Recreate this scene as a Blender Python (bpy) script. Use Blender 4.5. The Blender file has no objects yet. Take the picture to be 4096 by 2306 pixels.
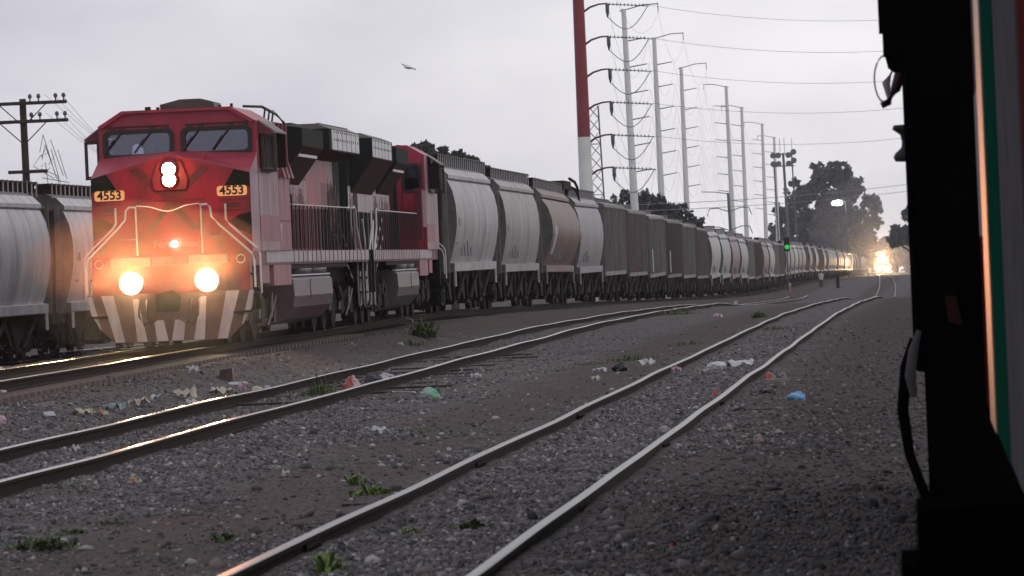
import bpy, bmesh, math, random
import numpy as np
from mathutils import Vector, Matrix, noise as mnoise
random.seed(7); RNG = np.random.default_rng(7)
S = bpy.context.scene
COL = S.collection
R = math.radians

# ---------------------------------------------------------------- camera
F = 5000.0; ROLL = R(2.5); YH = -27.4; CZ = 2.0
cd = bpy.data.cameras.new('camera'); cam = bpy.data.objects.new('camera', cd); COL.objects.link(cam)
cd.sensor_width = 36; cd.lens = F/1024*36; cd.clip_start = 0.5; cd.clip_end = 20000
cd.dof.use_dof = True; cd.dof.focus_distance = 105; cd.dof.aperture_fstop = 10.5
pit = math.atan(-YH/F)
fw = Vector((0, math.cos(pit), -math.sin(pit))); up0 = Vector((0, math.sin(pit), math.cos(pit))); r0 = Vector((1, 0, 0))
rt = r0*math.cos(ROLL) - up0*math.sin(ROLL); up = r0*math.sin(ROLL) + up0*math.cos(ROLL)
cam.matrix_world = Matrix(((rt.x, up.x, -fw.x, 0), (rt.y, up.y, -fw.y, 0), (rt.z, up.z, -fw.z, CZ), (0, 0, 0, 1)))
S.camera = cam

def ray(px, py):                      # pixel of the 1024x576 frame -> (X/d, Z/d)
    x, y = px-512, py-288
    c, s = math.cos(ROLL), math.sin(ROLL)
    return (x*c-y*s)/F, -(x*s+y*c-YH)/F
def P(px, py, d):
    a, b = ray(px, py)
    return Vector((a*d, d, CZ+b*d))

# ---------------------------------------------------------------- world, sun, exposure
W = bpy.data.worlds.new('World'); S.world = W; W.use_nodes = True
nt = W.node_tree; nt.nodes.clear()
def nn(t, typ, **kw):
    n = t.nodes.new(typ)
    for k, v in kw.items(): setattr(n, k, v)
    return n
SUN_EL, SUN_ROT = R(4), R(60)
out = nn(nt, 'ShaderNodeOutputWorld'); bg = nn(nt, 'ShaderNodeBackground'); bg.inputs[1].default_value = 0.1
sky = nn(nt, 'ShaderNodeTexSky', sky_type='NISHITA', sun_disc=False, sun_elevation=SUN_EL, sun_rotation=SUN_ROT)
tc = nn(nt, 'ShaderNodeTexCoord')
sx = nn(nt, 'ShaderNodeSeparateXYZ'); nt.links.new(tc.outputs['Generated'], sx.inputs[0])
mp = nn(nt, 'ShaderNodeMapping'); mp.inputs['Scale'].default_value = (7, 7, 16); nt.links.new(tc.outputs['Generated'], mp.inputs[0])
nz = nn(nt, 'ShaderNodeTexNoise'); nz.inputs['Scale'].default_value = 2.0; nz.inputs['Detail'].default_value = 5; nz.inputs['Roughness'].default_value = .5
nt.links.new(mp.outputs[0], nz.inputs['Vector'])
# brightness of the cloud sheet: brighter to the right, streaked by noise
g1 = nn(nt, 'ShaderNodeMapRange'); g1.inputs[1].default_value = -.115; g1.inputs[2].default_value = .06; g1.inputs[3].default_value = 0; g1.inputs[4].default_value = .72
nt.links.new(sx.outputs[0], g1.inputs[0])
g2 = nn(nt, 'ShaderNodeMapRange'); g2.inputs[1].default_value = .035; g2.inputs[2].default_value = .085; g2.inputs[3].default_value = 0; g2.inputs[4].default_value = .16
nt.links.new(sx.outputs[2], g2.inputs[0])
a1 = nn(nt, 'ShaderNodeMath', operation='SUBTRACT'); nt.links.new(g1.outputs[0], a1.inputs[0]); nt.links.new(g2.outputs[0], a1.inputs[1])
m2 = nn(nt, 'ShaderNodeMapRange'); m2.inputs[1].default_value = .3; m2.inputs[2].default_value = .7; m2.inputs[3].default_value = -.22; m2.inputs[4].default_value = .46
nt.links.new(nz.outputs['Fac'], m2.inputs[0])
a2 = nn(nt, 'ShaderNodeMath', operation='ADD'); nt.links.new(a1.outputs[0], a2.inputs[0]); nt.links.new(m2.outputs[0], a2.inputs[1])
cr = nn(nt, 'ShaderNodeValToRGB')
e = cr.color_ramp.elements; e[0].position = 0; e[0].color = (.48, .48, .545, 1); e[1].position = 1; e[1].color = (.765, .752, .78, 1)
nt.links.new(a2.outputs[0], cr.inputs[0])
sc10 = nn(nt, 'ShaderNodeVectorMath', operation='SCALE'); nt.links.new(cr.outputs[0], sc10.inputs[0])
gl = nn(nt, 'ShaderNodeMapRange'); gl.inputs[1].default_value = .2; gl.inputs[2].default_value = .97; gl.inputs[3].default_value = 11.8; gl.inputs[4].default_value = 13.6
nt.links.new(sx.outputs[1], gl.inputs[0]); nt.links.new(gl.outputs[0], sc10.inputs['Scale'])
mxs = nn(nt, 'ShaderNodeMix', data_type='RGBA'); mxs.inputs[0].default_value = .92
nt.links.new(sky.outputs[0], mxs.inputs[6]); nt.links.new(sc10.outputs[0], mxs.inputs[7])
nt.links.new(mxs.outputs[2], bg.inputs[0]); nt.links.new(bg.outputs[0], out.inputs[0])
sl = bpy.data.lights.new('sun', 'SUN'); sl.energy = .15; sl.angle = R(40); sl.color = (1, .95, .9)
so = bpy.data.objects.new('sun', sl); COL.objects.link(so)
so.rotation_euler = (R(55), 0, R(35))
S.view_settings.view_transform = 'Standard'; S.view_settings.look = 'None'; S.view_settings.gamma = 1
S.view_settings.exposure = 0; S.view_settings.use_curve_mapping = False
S.cycles.use_denoising = True; S.cycles.max_bounces = 6; S.cycles.volume_bounces = 0
S.cycles.transparent_max_bounces = 12; S.cycles.sample_clamp_indirect = 4
S.cycles.caustics_reflective = True; S.cycles.caustics_refractive = False

# ---------------------------------------------------------------- mesh builder
class MB:
    def __init__(s): s.v = []; s.f = []; s.m = []; s.sm = []
    def add(s, vs, fs, m=0, smooth=False):
        o = len(s.v); s.v += [tuple(v) for v in vs]
        for f in fs: s.f.append(tuple(i+o for i in f)); s.m.append(m); s.sm.append(smooth)
    def box(s, x0, x1, y0, y1, z0, z1, m=0):
        x0, x1 = min(x0, x1), max(x0, x1); y0, y1 = min(y0, y1), max(y0, y1); z0, z1 = min(z0, z1), max(z0, z1)
        s.add([(x0,y0,z0),(x1,y0,z0),(x1,y1,z0),(x0,y1,z0),(x0,y0,z1),(x1,y0,z1),(x1,y1,z1),(x0,y1,z1)],
              [(0,3,2,1),(4,5,6,7),(0,1,5,4),(1,2,6,5),(2,3,7,6),(3,0,4,7)], m)
    def prism(s, prof, axis, a0, a1, m=0, smooth=False, caps=True):   # prof: list of 2D, axis 'x'|'y'|'z'
        def pt(p, a):
            return (a, p[0], p[1]) if axis == 'x' else (p[0], a, p[1]) if axis == 'y' else (p[0], p[1], a)
        n = len(prof)
        s.add([pt(p, a0) for p in prof]+[pt(p, a1) for p in prof], [(i, (i+1) % n, n+(i+1) % n, n+i) for i in range(n)], m, smooth)
        if caps:
            s.add([pt(p, a0) for p in prof], [tuple(range(n))[::-1]], m); s.add([pt(p, a1) for p in prof], [tuple(range(n))], m)
    def tube(s, pts, r, n=6, m=0, caps=True):
        pts = [Vector(p) for p in pts]; ring = []
        for i, p in enumerate(pts):
            t = (pts[min(i+1, len(pts)-1)]-pts[max(i-1, 0)]).normalized()
            a = Vector((0, 0, 1)) if abs(t.z) < .9 else Vector((1, 0, 0))
            u = t.cross(a).normalized(); w = t.cross(u)
            rr = r[i] if isinstance(r, (list, tuple)) else r
            ring.append([p+(u*math.cos(2*math.pi*k/n)+w*math.sin(2*math.pi*k/n))*rr for k in range(n)])
        vs = [v for q in ring for v in q]
        fs = [(i*n+k, i*n+(k+1) % n, (i+1)*n+(k+1) % n, (i+1)*n+k) for i in range(len(pts)-1) for k in range(n)]
        s.add(vs, fs, m, True)
        if caps and n > 2: s.add(ring[0], [tuple(range(n))], m); s.add(ring[-1], [tuple(range(n))[::-1]], m)
    def cyl(s, c, axis, r, h, n=16, m=0, r2=None):
        c = Vector(c); d = {'x': Vector((1,0,0)), 'y': Vector((0,1,0)), 'z': Vector((0,0,1))}[axis]
        s.tube([c-d*h/2, c+d*h/2], [r, r if r2 is None else r2], n, m)
    def lathe(s, prof, c=(0,0,0), n=16, m=0):                          # prof: (r, z)
        c = Vector(c); vs = [c+Vector((r*math.cos(2*math.pi*k/n), r*math.sin(2*math.pi*k/n), z)) for r, z in prof for k in range(n)]
        s.add(vs, [(i*n+k, i*n+(k+1) % n, (i+1)*n+(k+1) % n, (i+1)*n+k) for i in range(len(prof)-1) for k in range(n)], m, True)
    def build(s, name, mats, parent=None, loc=None):
        me = bpy.data.meshes.new(name); me.from_pydata(s.v, [], s.f)
        for mt in (mats if isinstance(mats, (list, tuple)) else [mats]): me.materials.append(mt)
        me.polygons.foreach_set('material_index', s.m); me.polygons.foreach_set('use_smooth', s.sm); me.update()
        o = bpy.data.objects.new(name, me); COL.objects.link(o)
        if parent: o.parent = parent
        if loc: o.location = loc
        return o
def tag(o, label, cat=None, group=None, kind=None):
    if label: o['label'] = label
    if cat: o['category'] = cat
    if group: o['group'] = group
    if kind: o['kind'] = kind
    return o
def empty(name, loc=(0,0,0), rz=0):
    o = bpy.data.objects.new(name, None); o.empty_display_size = .2; COL.objects.link(o)
    o.location = loc; o.rotation_euler = (0, 0, rz); return o
def copy_tree(o, parent=None, skip=()):
    c = o.copy(); COL.objects.link(c)
    if parent: c.parent = parent
    for ch in list(o.children):
        if ch.name.split('.')[0] not in skip: copy_tree(ch, c, skip)
    return c

# ---------------------------------------------------------------- materials
def mat(name, col, rough=.6, metal=0, var=.25, scale=3, streak=0, dirt=None, dirt_amt=.0, bump=0, rnd=0, spec=.5, emit=None, estr=0):
    m = bpy.data.materials.new(name); m.use_nodes = True; t = m.node_tree; b = t.nodes['Principled BSDF']
    b.inputs['Roughness'].default_value = rough; b.inputs['Metallic'].default_value = metal
    b.inputs['Specular IOR Level'].default_value = spec
    c = nn(t, 'ShaderNodeTexCoord'); n = nn(t, 'ShaderNodeTexNoise'); n.inputs['Detail'].default_value = 6
    v = c.outputs['Object']
    if streak:
        mpn = nn(t, 'ShaderNodeMapping'); mpn.inputs['Scale'].default_value = (1, 1, 1/(1+streak)); t.links.new(v, mpn.inputs[0]); v = mpn.outputs[0]
    n.inputs['Scale'].default_value = scale; t.links.new(v, n.inputs['Vector'])
    mr = nn(t, 'ShaderNodeMapRange'); mr.inputs[1].default_value = .3; mr.inputs[2].default_value = .7
    mr.inputs[3].default_value = 1-var; mr.inputs[4].default_value = 1+var*.6; t.links.new(n.outputs['Fac'], mr.inputs[0])
    sc = nn(t, 'ShaderNodeVectorMath', operation='SCALE'); sc.inputs[0].default_value = col[:3]; t.links.new(mr.outputs[0], sc.inputs['Scale'])
    o = sc.outputs[0]
    if rnd:
        oi = nn(t, 'ShaderNodeObjectInfo'); r2 = nn(t, 'ShaderNodeMapRange'); r2.inputs[3].default_value = 1-rnd; r2.inputs[4].default_value = 1+rnd
        t.links.new(oi.outputs['Random'], r2.inputs[0]); s2 = nn(t, 'ShaderNodeVectorMath', operation='SCALE')
        t.links.new(o, s2.inputs[0]); t.links.new(r2.outputs[0], s2.inputs['Scale']); o = s2.outputs[0]
    if dirt:
        n2 = nn(t, 'ShaderNodeTexNoise'); n2.inputs['Scale'].default_value = scale*.7; n2.inputs['Detail'].default_value = 8; n2.inputs['Roughness'].default_value = .7
        mp2 = nn(t, 'ShaderNodeMapping'); mp2.inputs['Location'].default_value = (7, 3, 1); mp2.inputs['Scale'].default_value = (1, 1, .35); t.links.new(c.outputs['Object'], mp2.inputs[0]); t.links.new(mp2.outputs[0], n2.inputs['Vector'])
        m3 = nn(t, 'ShaderNodeMapRange'); m3.inputs[1].default_value = .62-dirt_amt*.4; m3.inputs[2].default_value = .85-dirt_amt*.3; t.links.new(n2.outputs['Fac'], m3.inputs[0])
        mx = nn(t, 'ShaderNodeMix', data_type='RGBA'); mx.inputs[7].default_value = (*dirt, 1); t.links.new(m3.outputs[0], mx.inputs[0]); t.links.new(o, mx.inputs[6]); o = mx.outputs[2]
    t.links.new(o, b.inputs['Base Color'])
    if bump:
        bp = nn(t, 'ShaderNodeBump'); bp.inputs['Strength'].default_value = bump; bp.inputs['Distance'].default_value = .02; t.links.new(n.outputs['Fac'], bp.inputs['Height']); t.links.new(bp.outputs[0], b.inputs['Normal'])
    if emit: b.inputs['Emission Color'].default_value = (*emit, 1); b.inputs['Emission Strength'].default_value = estr
    return m
M = {}
M['red'] = mat('red_paint', (.40, .009, .028), .45, var=.28, scale=2.5, streak=3, dirt=(.07, .02, .022), dirt_amt=.5)
M['darkred'] = mat('maroon_paint', (.13, .008, .02), .5, var=.3, scale=3, streak=4)
M['green'] = mat('dark_green_paint', (.009, .018, .016), .7, var=.3, scale=3, streak=2, spec=.08)
M['white'] = mat('dirty_white_paint', (.43, .375, .395), .5, var=.2, scale=2.2, streak=5, dirt=(.20, .14, .14), dirt_amt=.3)
M['pinkwhite'] = mat('pink_white_with_glare', (.37, .245, .28), .5, var=.25, scale=2.2, streak=6, dirt=(.16, .05, .07), dirt_amt=.45)  # pale pink paint with the lamps' red glare mixed into the colour
M['tankred'] = mat('tank_grey_with_glare', (.105, .060, .080), .45, var=.2, scale=3, streak=3)  # tank grey reddened: lamp glare on the lead engine, put into the colour
M['pink'] = mat('faded_pink_paint', (.30, .095, .13), .5, var=.25, scale=2.2, streak=5, dirt=(.25, .06, .08), dirt_amt=.3)
M['grille'] = mat('pale_grille', (.66, .66, .68), .5, var=.15, scale=4, streak=1)
M['black'] = mat('black_grime', (.010, .009, .010), .75, var=.4, scale=4, spec=.2)
M['under'] = mat('underframe_grime', (.014, .011, .011), .75, var=.5, scale=5, spec=.15, dirt=(.05, .035, .03), dirt_amt=.3)
M['tank'] = mat('tank_grey', (.085, .070, .080), .45, var=.2, scale=3, streak=3)
M['rail_white'] = mat('handrail_white', (.58, .55, .56), .45, var=.15)
M['rail_dark'] = mat('handrail_dark', (.03, .016, .02), .5)
M['glass'] = None
M['steel'] = mat('worn_steel', (.35, .33, .32), .3, metal=1, var=.2)
M['wheel'] = mat('wheel_steel', (.022, .017, .017), .7, var=.4, spec=.15)
M['underred'] = mat('shadow_maroon', (.030, .003, .006), .7, var=.3, scale=3, spec=.2)  # maroon darkened so the undersides carry their shade in the colour
M['rubber'] = mat('gasket_rubber', (.01, .01, .011), .5)
M['interior'] = mat('cab_interior', (.05, .055, .07), .8)
M['roofgrey'] = mat('roof_grey', (.16, .15, .15), .6, var=.3)
def glass_mat():
    m = bpy.data.materials.new('window_glass'); m.use_nodes = True; t = m.node_tree; t.nodes.clear()
    o = nn(t, 'ShaderNodeOutputMaterial'); mx = nn(t, 'ShaderNodeMixShader'); tr = nn(t, 'ShaderNodeBsdfTransparent'); gl = nn(t, 'ShaderNodeBsdfGlossy')
    tr.inputs[0].default_value = (.72, .75, .82, 1); gl.inputs['Roughness'].default_value = .05; gl.inputs[0].default_value = (.75, .8, .95, 1)
    fr = nn(t, 'ShaderNodeFresnel'); fr.inputs[0].default_value = 1.7; mr = nn(t, 'ShaderNodeMath', operation='ADD'); mr.inputs[1].default_value = .06
    t.links.new(fr.outputs[0], mr.inputs[0]); t.links.new(mr.outputs[0], mx.inputs[0]); t.links.new(tr.outputs[0], mx.inputs[1]); t.links.new(gl.outputs[0], mx.inputs[2]); t.links.new(mx.outputs[0], o.inputs[0])
    return m
M['glass'] = glass_mat()
def emis(name, col, s):
    m = bpy.data.materials.new(name); m.use_nodes = True; t = m.node_tree; t.nodes.clear()
    o = nn(t, 'ShaderNodeOutputMaterial'); em = nn(t, 'ShaderNodeEmission'); em.inputs[0].default_value = (*col, 1); em.inputs[1].default_value = s
    t.links.new(em.outputs[0], o.inputs[0]); return m
M['lamp'] = emis('lamp_lit', (1, .72, .36), 190)
M['lamp_far'] = emis('far_lamp_lit', (1, .80, .5), 400)
M['lamp_white'] = emis('street_lamp_lit', (.95, .92, 1), 30)
M['lamp_green'] = emis('signal_green_lit', (.05, 1, .12), .6)
M['numboard'] = emis('number_board_lit', (1, .43, .17), .8)
M['ink'] = mat('black_ink', (.008, .006, .006), .6)

# ---------------------------------------------------------------- the yard's shape (world: Y away from the camera)
def ip(xs, ys): 
    xs = np.array(xs, float); ys = np.array(ys, float)
    return lambda d: np.interp(d, xs, ys)
def smooth(fn, w):
    k = np.linspace(-w, w, 9)
    return lambda d: np.mean([fn(np.asarray(d, float)+j) for j in k], axis=0)
def curve(xs, ys, w=10):
    xs = list(xs); ys = list(ys)
    xs = [xs[0]-500]+xs+[xs[-1]+1000]; ys = [ys[0]-500*(ys[1]-ys[0])/(xs[2]-xs[1])]+ys+[ys[-1]+1000*(ys[-1]-ys[-2])/(xs[-2]-xs[-3])]
    return smooth(ip(xs, ys), w)
XC = curve([0, 225, 330, 470, 577, 1000, 1400], [-3.4, 15.72, 24.4, 35.3, 43.2, 74.2, 103.5], 15)
XB = curve([0, 200, 300, 450, 700], [-8.65, 6.75, 14.0, 26.5, 48], 15)
XA = curve([50, 72, 96, 118, 143, 1400], [-9.2, -7.95, -6.62, -4.82, -3.32, -3.32+1257*.082], 7)
XZ = curve([80, 1400], [-17.6, -17.6+1320*.083], 8)
XE = lambda d: .30+1.55+.082*np.asarray(d, float)
zC = curve([0, 130, 170, 225, 262, 300, 400, 470, 600, 1000, 1250, 2000], [.27, .28, .10, -.30, -.85, -1.25, -2.05, -1.95, -2.05, -4.0, -5.5, -9.5], 10)
zA = curve([0, 145, 213, 320, 400, 470, 600, 1000, 1250, 2000], [.63, .60, .10, -.85, -1.45, -1.75, -2.05, -4.0, -5.5, -9.5], 10)
def zrail(X, d):                      # level of the rail heads, blended between track A's bed and the lower yard
    X = np.asarray(X, float); d = np.asarray(d, float)
    t = np.clip((X-(XA(d)+2.1))/1.7, 0, 1); t = t*t*(3-2*t)
    return zA(d)*(1-t)+zC(d)*t
def hnoise(x, y):
    return (np.sin(x*1.3+np.sin(y*.37))*np.cos(y*.51+1.7*np.sin(x*.23))+.6*np.sin(x*3.1+y*.9)*np.cos(y*1.9-x*.7)+.35*np.sin(x*6.3+1)*np.sin(y*4.1+x))*.018
def ground_z(X, d):
    X = np.asarray(X, float); d = np.asarray(d, float)
    h = zrail(X, d)-.145+hnoise(X, d)
    dc = np.abs(X-XC(d)); h = h-.02*np.exp(-((dc-3)/1.3)**2)+.045*np.exp(-(dc/2.0)**4)
    return h
def G(x, y): return float(ground_z(x, y))

# ---------------------------------------------------------------- ground
def ground_material():
    m = bpy.data.materials.new('yard_gravel'); m.use_nodes = True; t = m.node_tree; b = t.nodes['Principled BSDF']; L = t.links.new
    b.inputs['Roughness'].default_value = .9; b.inputs['Specular IOR Level'].default_value = .25
    c = nn(t, 'ShaderNodeTexCoord'); v = c.outputs['Object']
    sx = nn(t, 'ShaderNodeSeparateXYZ'); L(v, sx.inputs[0])
    def M_(op, a, b2=None):
        n = nn(t, 'ShaderNodeMath', operation=op)
        for i, q in enumerate((a, b2)):
            if q is None: continue
            if isinstance(q, (int, float)): n.inputs[i].default_value = q
            else: L(q, n.inputs[i])
        return n.outputs[0]
    def ramp(val, a, b2, lo=0, hi=1):
        n = nn(t, 'ShaderNodeMapRange'); n.inputs[1].default_value = a; n.inputs[2].default_value = b2; n.inputs[3].default_value = lo; n.inputs[4].default_value = hi
        L(val, n.inputs[0]); return n.outputs[0]
    def noi(s, d=5, r=.6, w=None):
        n = nn(t, 'ShaderNodeTexNoise'); n.inputs['Scale'].default_value = s; n.inputs['Detail'].default_value = d; n.inputs['Roughness'].default_value = r
        L(w or v, n.inputs['Vector']); return n.outputs['Fac']
    w = M_('ADD', M_('SUBTRACT', sx.outputs[0], M_('MULTIPLY', sx.outputs[1], .085)), 3.4)
    n1 = noi(.35, 6, .65); n2 = noi(1.6, 6, .7)
    wob = M_('ADD', M_('MULTIPLY', M_('SUBTRACT', n1, .5), 2.0), M_('MULTIPLY', M_('SUBTRACT', n2, .5), 1.6))
    dC = M_('ADD', M_('ABSOLUTE', w), wob); dB = M_('ADD', M_('ABSOLUTE', M_('ADD', w, 5.6)), wob)
    gC = ramp(dC, .75, 1.25, 1, 0); gB = ramp(dB, 2.2, 2.9, 1, 0)
    grav = M_('MAXIMUM', gC, gB)
    vo = nn(t, 'ShaderNodeTexVoronoi'); vo.inputs['Scale'].default_value = 17; vo.inputs['Randomness'].default_value = 1; L(v, vo.inputs['Vector'])
    vs = nn(t, 'ShaderNodeSeparateColor'); L(vo.outputs['Color'], vs.inputs[0])
    vo2 = nn(t, 'ShaderNodeTexVoronoi'); vo2.inputs['Scale'].default_value = 42; L(v, vo2.inputs['Vector'])
    vs2 = nn(t, 'ShaderNodeSeparateColor'); L(vo2.outputs['Color'], vs2.inputs[0])
    def col(val, stops):
        n = nn(t, 'ShaderNodeValToRGB'); e = n.color_ramp.elements
        for i, (p, cc) in enumerate(stops):
            q = e[i] if i < 2 else e.new(p)
            q.position = p; q.color = (*cc, 1)
        L(val, n.inputs[0]); return n.outputs[0]
    cg = col(vs.outputs[0], [(0, (.048, .045, .050)), (1, (.28, .27, .272)), (.55, (.130, .124, .130)), (.85, (.175, .158, .158))])
    cs = col(vs2.outputs[0], [(0, (.034, .027, .026)), (1, (.15, .12, .115)), (.6, (.078, .060, .058))])
    mx = nn(t, 'ShaderNodeMix', data_type='RGBA'); L(grav, mx.inputs[0]); L(cs, mx.inputs[6]); L(cg, mx.inputs[7])
    # soil tint: warm between the tracks, darker right of the nearest track
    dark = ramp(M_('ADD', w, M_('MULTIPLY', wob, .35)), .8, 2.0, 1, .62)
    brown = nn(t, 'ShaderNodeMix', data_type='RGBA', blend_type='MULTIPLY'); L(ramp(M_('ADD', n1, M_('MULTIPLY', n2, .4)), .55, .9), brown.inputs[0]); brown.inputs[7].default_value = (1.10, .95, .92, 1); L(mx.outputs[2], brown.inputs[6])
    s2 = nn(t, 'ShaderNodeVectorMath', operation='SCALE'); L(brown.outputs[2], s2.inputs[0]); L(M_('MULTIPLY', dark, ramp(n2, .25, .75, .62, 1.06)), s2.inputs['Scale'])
    moss = nn(t, 'ShaderNodeMix', data_type='RGBA'); moss.inputs[7].default_value = (.036, .045, .017, 1); L(s2.outputs[0], moss.inputs[6])
    L(M_('MULTIPLY', ramp(noi(.55, 6, .7), .60, .70), .7), moss.inputs[0])
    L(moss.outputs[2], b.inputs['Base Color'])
    bp = nn(t, 'ShaderNodeBump'); bp.inputs['Strength'].default_value = 1; bp.inputs['Distance'].default_value = .05
    hh = M_('ADD', M_('MULTIPLY', vo.outputs['Distance'], grav), M_('MULTIPLY', vo2.outputs['Distance'], .35))
    hh2 = M_('ADD', M_('MULTIPLY', hh, -1), M_('MULTIPLY', noi(9, 5, .7), .5)); L(hh2, bp.inputs['Height']); L(bp.outputs[0], b.inputs['Normal'])
    return m
ds = np.concatenate([np.arange(-20, 24, 2), np.arange(24, 80, .35), np.arange(80, 160, .8), np.arange(160, 400, 4), np.arange(400, 2301, 25)])
us = np.concatenate([np.arange(-330, -30, 20), np.arange(-30, -15, .6), np.arange(-15, 9, .3), np.arange(9, 30, 2), np.arange(30, 331, 20)])
DD, UU = np.meshgrid(ds, us, indexing='ij'); XX = UU+XC(ds)[:, None]
ZZ = ground_z(XX, DD)
ZZ -= .65*np.clip((XA(DD)-2.6-XX)/2.2, 0, 1)
dA = np.abs(XX-XA(DD)); ZZ -= .085*np.clip((2.2-dA)/.5, 0, 1)
nr, nc = DD.shape
me = bpy.data.meshes.new('ground')
idx = np.arange(nr*nc).reshape(nr, nc)
fs = np.stack([idx[:-1, :-1], idx[:-1, 1:], idx[1:, 1:], idx[1:, :-1]], -1).reshape(-1, 4)
me.from_pydata(np.stack([XX, DD, ZZ], -1).reshape(-1, 3), [], fs); me.materials.append(ground_material())
me.polygons.foreach_set('use_smooth', [True]*len(me.polygons))
g = bpy.data.objects.new('ground', me); COL.objects.link(g); tag(g, 'dark gravel and brown soil of the rail yard', None, None, 'structure')

# loose ballast near the camera: uncountable, one object
def stone_mat():
    m = bpy.data.materials.new('ballast_stone'); m.use_nodes = True; t = m.node_tree; b = t.nodes['Principled BSDF']; b.inputs['Roughness'].default_value = .85
    b.inputs['Specular IOR Level'].default_value = .3
    gi = nn(t, 'ShaderNodeNewGeometry'); n = nn(t, 'ShaderNodeValToRGB'); e = n.color_ramp.elements
    for i, (p, c) in enumerate([(0, (.042, .040, .044)), (1, (.44, .43, .42)), (.45, (.135, .13, .137)), (.70, (.19, .175, .175)), (.80, (.15, .105, .095)), (.92, (.25, .243, .243))]):
        q = e[i] if i < 2 else e.new(p); q.position = p; q.color = (*c, 1)
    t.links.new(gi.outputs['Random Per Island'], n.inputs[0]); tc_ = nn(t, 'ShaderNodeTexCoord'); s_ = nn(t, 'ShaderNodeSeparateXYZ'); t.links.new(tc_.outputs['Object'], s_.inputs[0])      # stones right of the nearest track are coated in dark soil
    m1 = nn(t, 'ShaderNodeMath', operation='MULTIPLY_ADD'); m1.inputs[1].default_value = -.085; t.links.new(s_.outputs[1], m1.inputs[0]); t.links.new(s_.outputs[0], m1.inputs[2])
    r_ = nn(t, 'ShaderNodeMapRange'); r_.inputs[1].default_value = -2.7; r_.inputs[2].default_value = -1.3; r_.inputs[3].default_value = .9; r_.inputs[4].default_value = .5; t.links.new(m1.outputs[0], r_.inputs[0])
    v_ = nn(t, 'ShaderNodeVectorMath', operation='SCALE'); t.links.new(n.outputs[0], v_.inputs[0]); t.links.new(r_.outputs[0], v_.inputs['Scale'])
    t.links.new(v_.outputs[0], b.inputs['Base Color']); return m
def ico(sub=1):
    bm = bmesh.new(); bmesh.ops.create_icosphere(bm, subdivisions=sub, radius=1); v = np.array([x.co[:] for x in bm.verts]); f = np.array([[q.index for q in x.verts] for x in bm.faces]); bm.free(); return v, f
iv, if_ = ico(1)
variants = [iv*(1+RNG.uniform(-.45, .38, (len(iv), 1)))*RNG.uniform(.55, 1.3, 3) for _ in range(14)]
def scatter(n, dmin, dmax, dens_fn, smin, smax):
    d = 1/np.sqrt(RNG.uniform(1/dmax**2, 1/dmin**2, n)); px = RNG.uniform(-570, 480, n)
    x = px/F*d; keep = RNG.uniform(0, 1, n) < dens_fn(x, d); x = x[keep]; d = d[keep]
    s = smin*(smax/smin)**(RNG.uniform(0, 1, len(x))**1.6); return x, d, s
def dens(x, d):
    w1 = np.abs(x-XC(d)); w2 = np.abs(x-XB(d)); wob = .5*np.sin(x*1.7+d*.31)+.45*np.sin(d*.83+x*.6)
    gv = np.maximum(np.clip((1.15-w1+wob*.5)/.45, 0, 1), np.clip((2.85-w2+wob)/.6, 0, 1))
    railc = np.abs(w1-.75) < .10; railb = np.abs(w2-.75) < .10
    o = .10+.90*gv; rs = (x-XC(d) > .8) & (x-XC(d) < 3.4); o[rs] = np.maximum(o[rs], .36); o[railc | railb] = 0; o[x-XC(d) > 3.3] = .05
    aa = x-XA(d); o[np.abs(aa) < 2.0] = 0; q = (aa > 2.0) & (aa < 5.5); o[q] = np.maximum(o[q], .45)
    return o
parts = [scatter(95000, 26.5, 62, dens, .008, .029), scatter(62000, 45, 125, dens, .013, .036), scatter(420, 27, 100, lambda x, d: np.ones(len(x))*.7*(np.abs(np.abs(x-XC(d))-.75) > .2), .04, .075)]
x = np.concatenate([p[0] for p in parts]); d = np.concatenate([p[1] for p in parts]); s = np.concatenate([p[2] for p in parts])
keep = (np.abs(np.abs(x-XC(d))-.75) > .10+s*.6) & (np.abs(np.abs(x-XB(d))-.75) > .10+s*.6); x, d, s = x[keep], d[keep], s[keep]
z = ground_z(x, d)+s*.18
N = len(x); V = np.empty((N, len(iv), 3)); vi = RNG.integers(0, len(variants), N); an = RNG.uniform(0, 2*math.pi, N); ti = RNG.uniform(-.6, .6, N)
for k, va in enumerate(variants): V[vi == k] = va
V[:, :, 2] *= .75
ct, st = np.cos(ti)[:, None], np.sin(ti)[:, None]; y_, z_ = V[:, :, 1]*ct-V[:, :, 2]*st, V[:, :, 1]*st+V[:, :, 2]*ct
ca, sa = np.cos(an)[:, None], np.sin(an)[:, None]; x_ = V[:, :, 0]
V = np.stack([x_*ca-y_*sa, x_*sa+y_*ca, z_], -1)*s[:, None, None]+np.stack([x, d, z], -1)[:, None, :]
me = bpy.data.meshes.new('ballast_stones'); nv = len(iv); nf = len(if_)
me.vertices.add(N*nv); me.vertices.foreach_set('co', V.reshape(-1).astype(np.float32))
FF = (if_[None]+(np.arange(N)*nv)[:, None, None]).reshape(-1).astype(np.int32)
me.loops.add(N*nf*3); me.loops.foreach_set('vertex_index', FF)
me.polygons.add(N*nf); me.polygons.foreach_set('loop_start', np.arange(0, N*nf*3, 3, dtype=np.int32)); me.polygons.foreach_set('loop_total', np.full(N*nf, 3, np.int32))
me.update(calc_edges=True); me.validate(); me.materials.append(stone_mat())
bo = bpy.data.objects.new('ballast_stones', me); COL.objects.link(bo); tag(bo, 'loose grey ballast stones scattered round the tracks', None, None, 'stuff')

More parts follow.
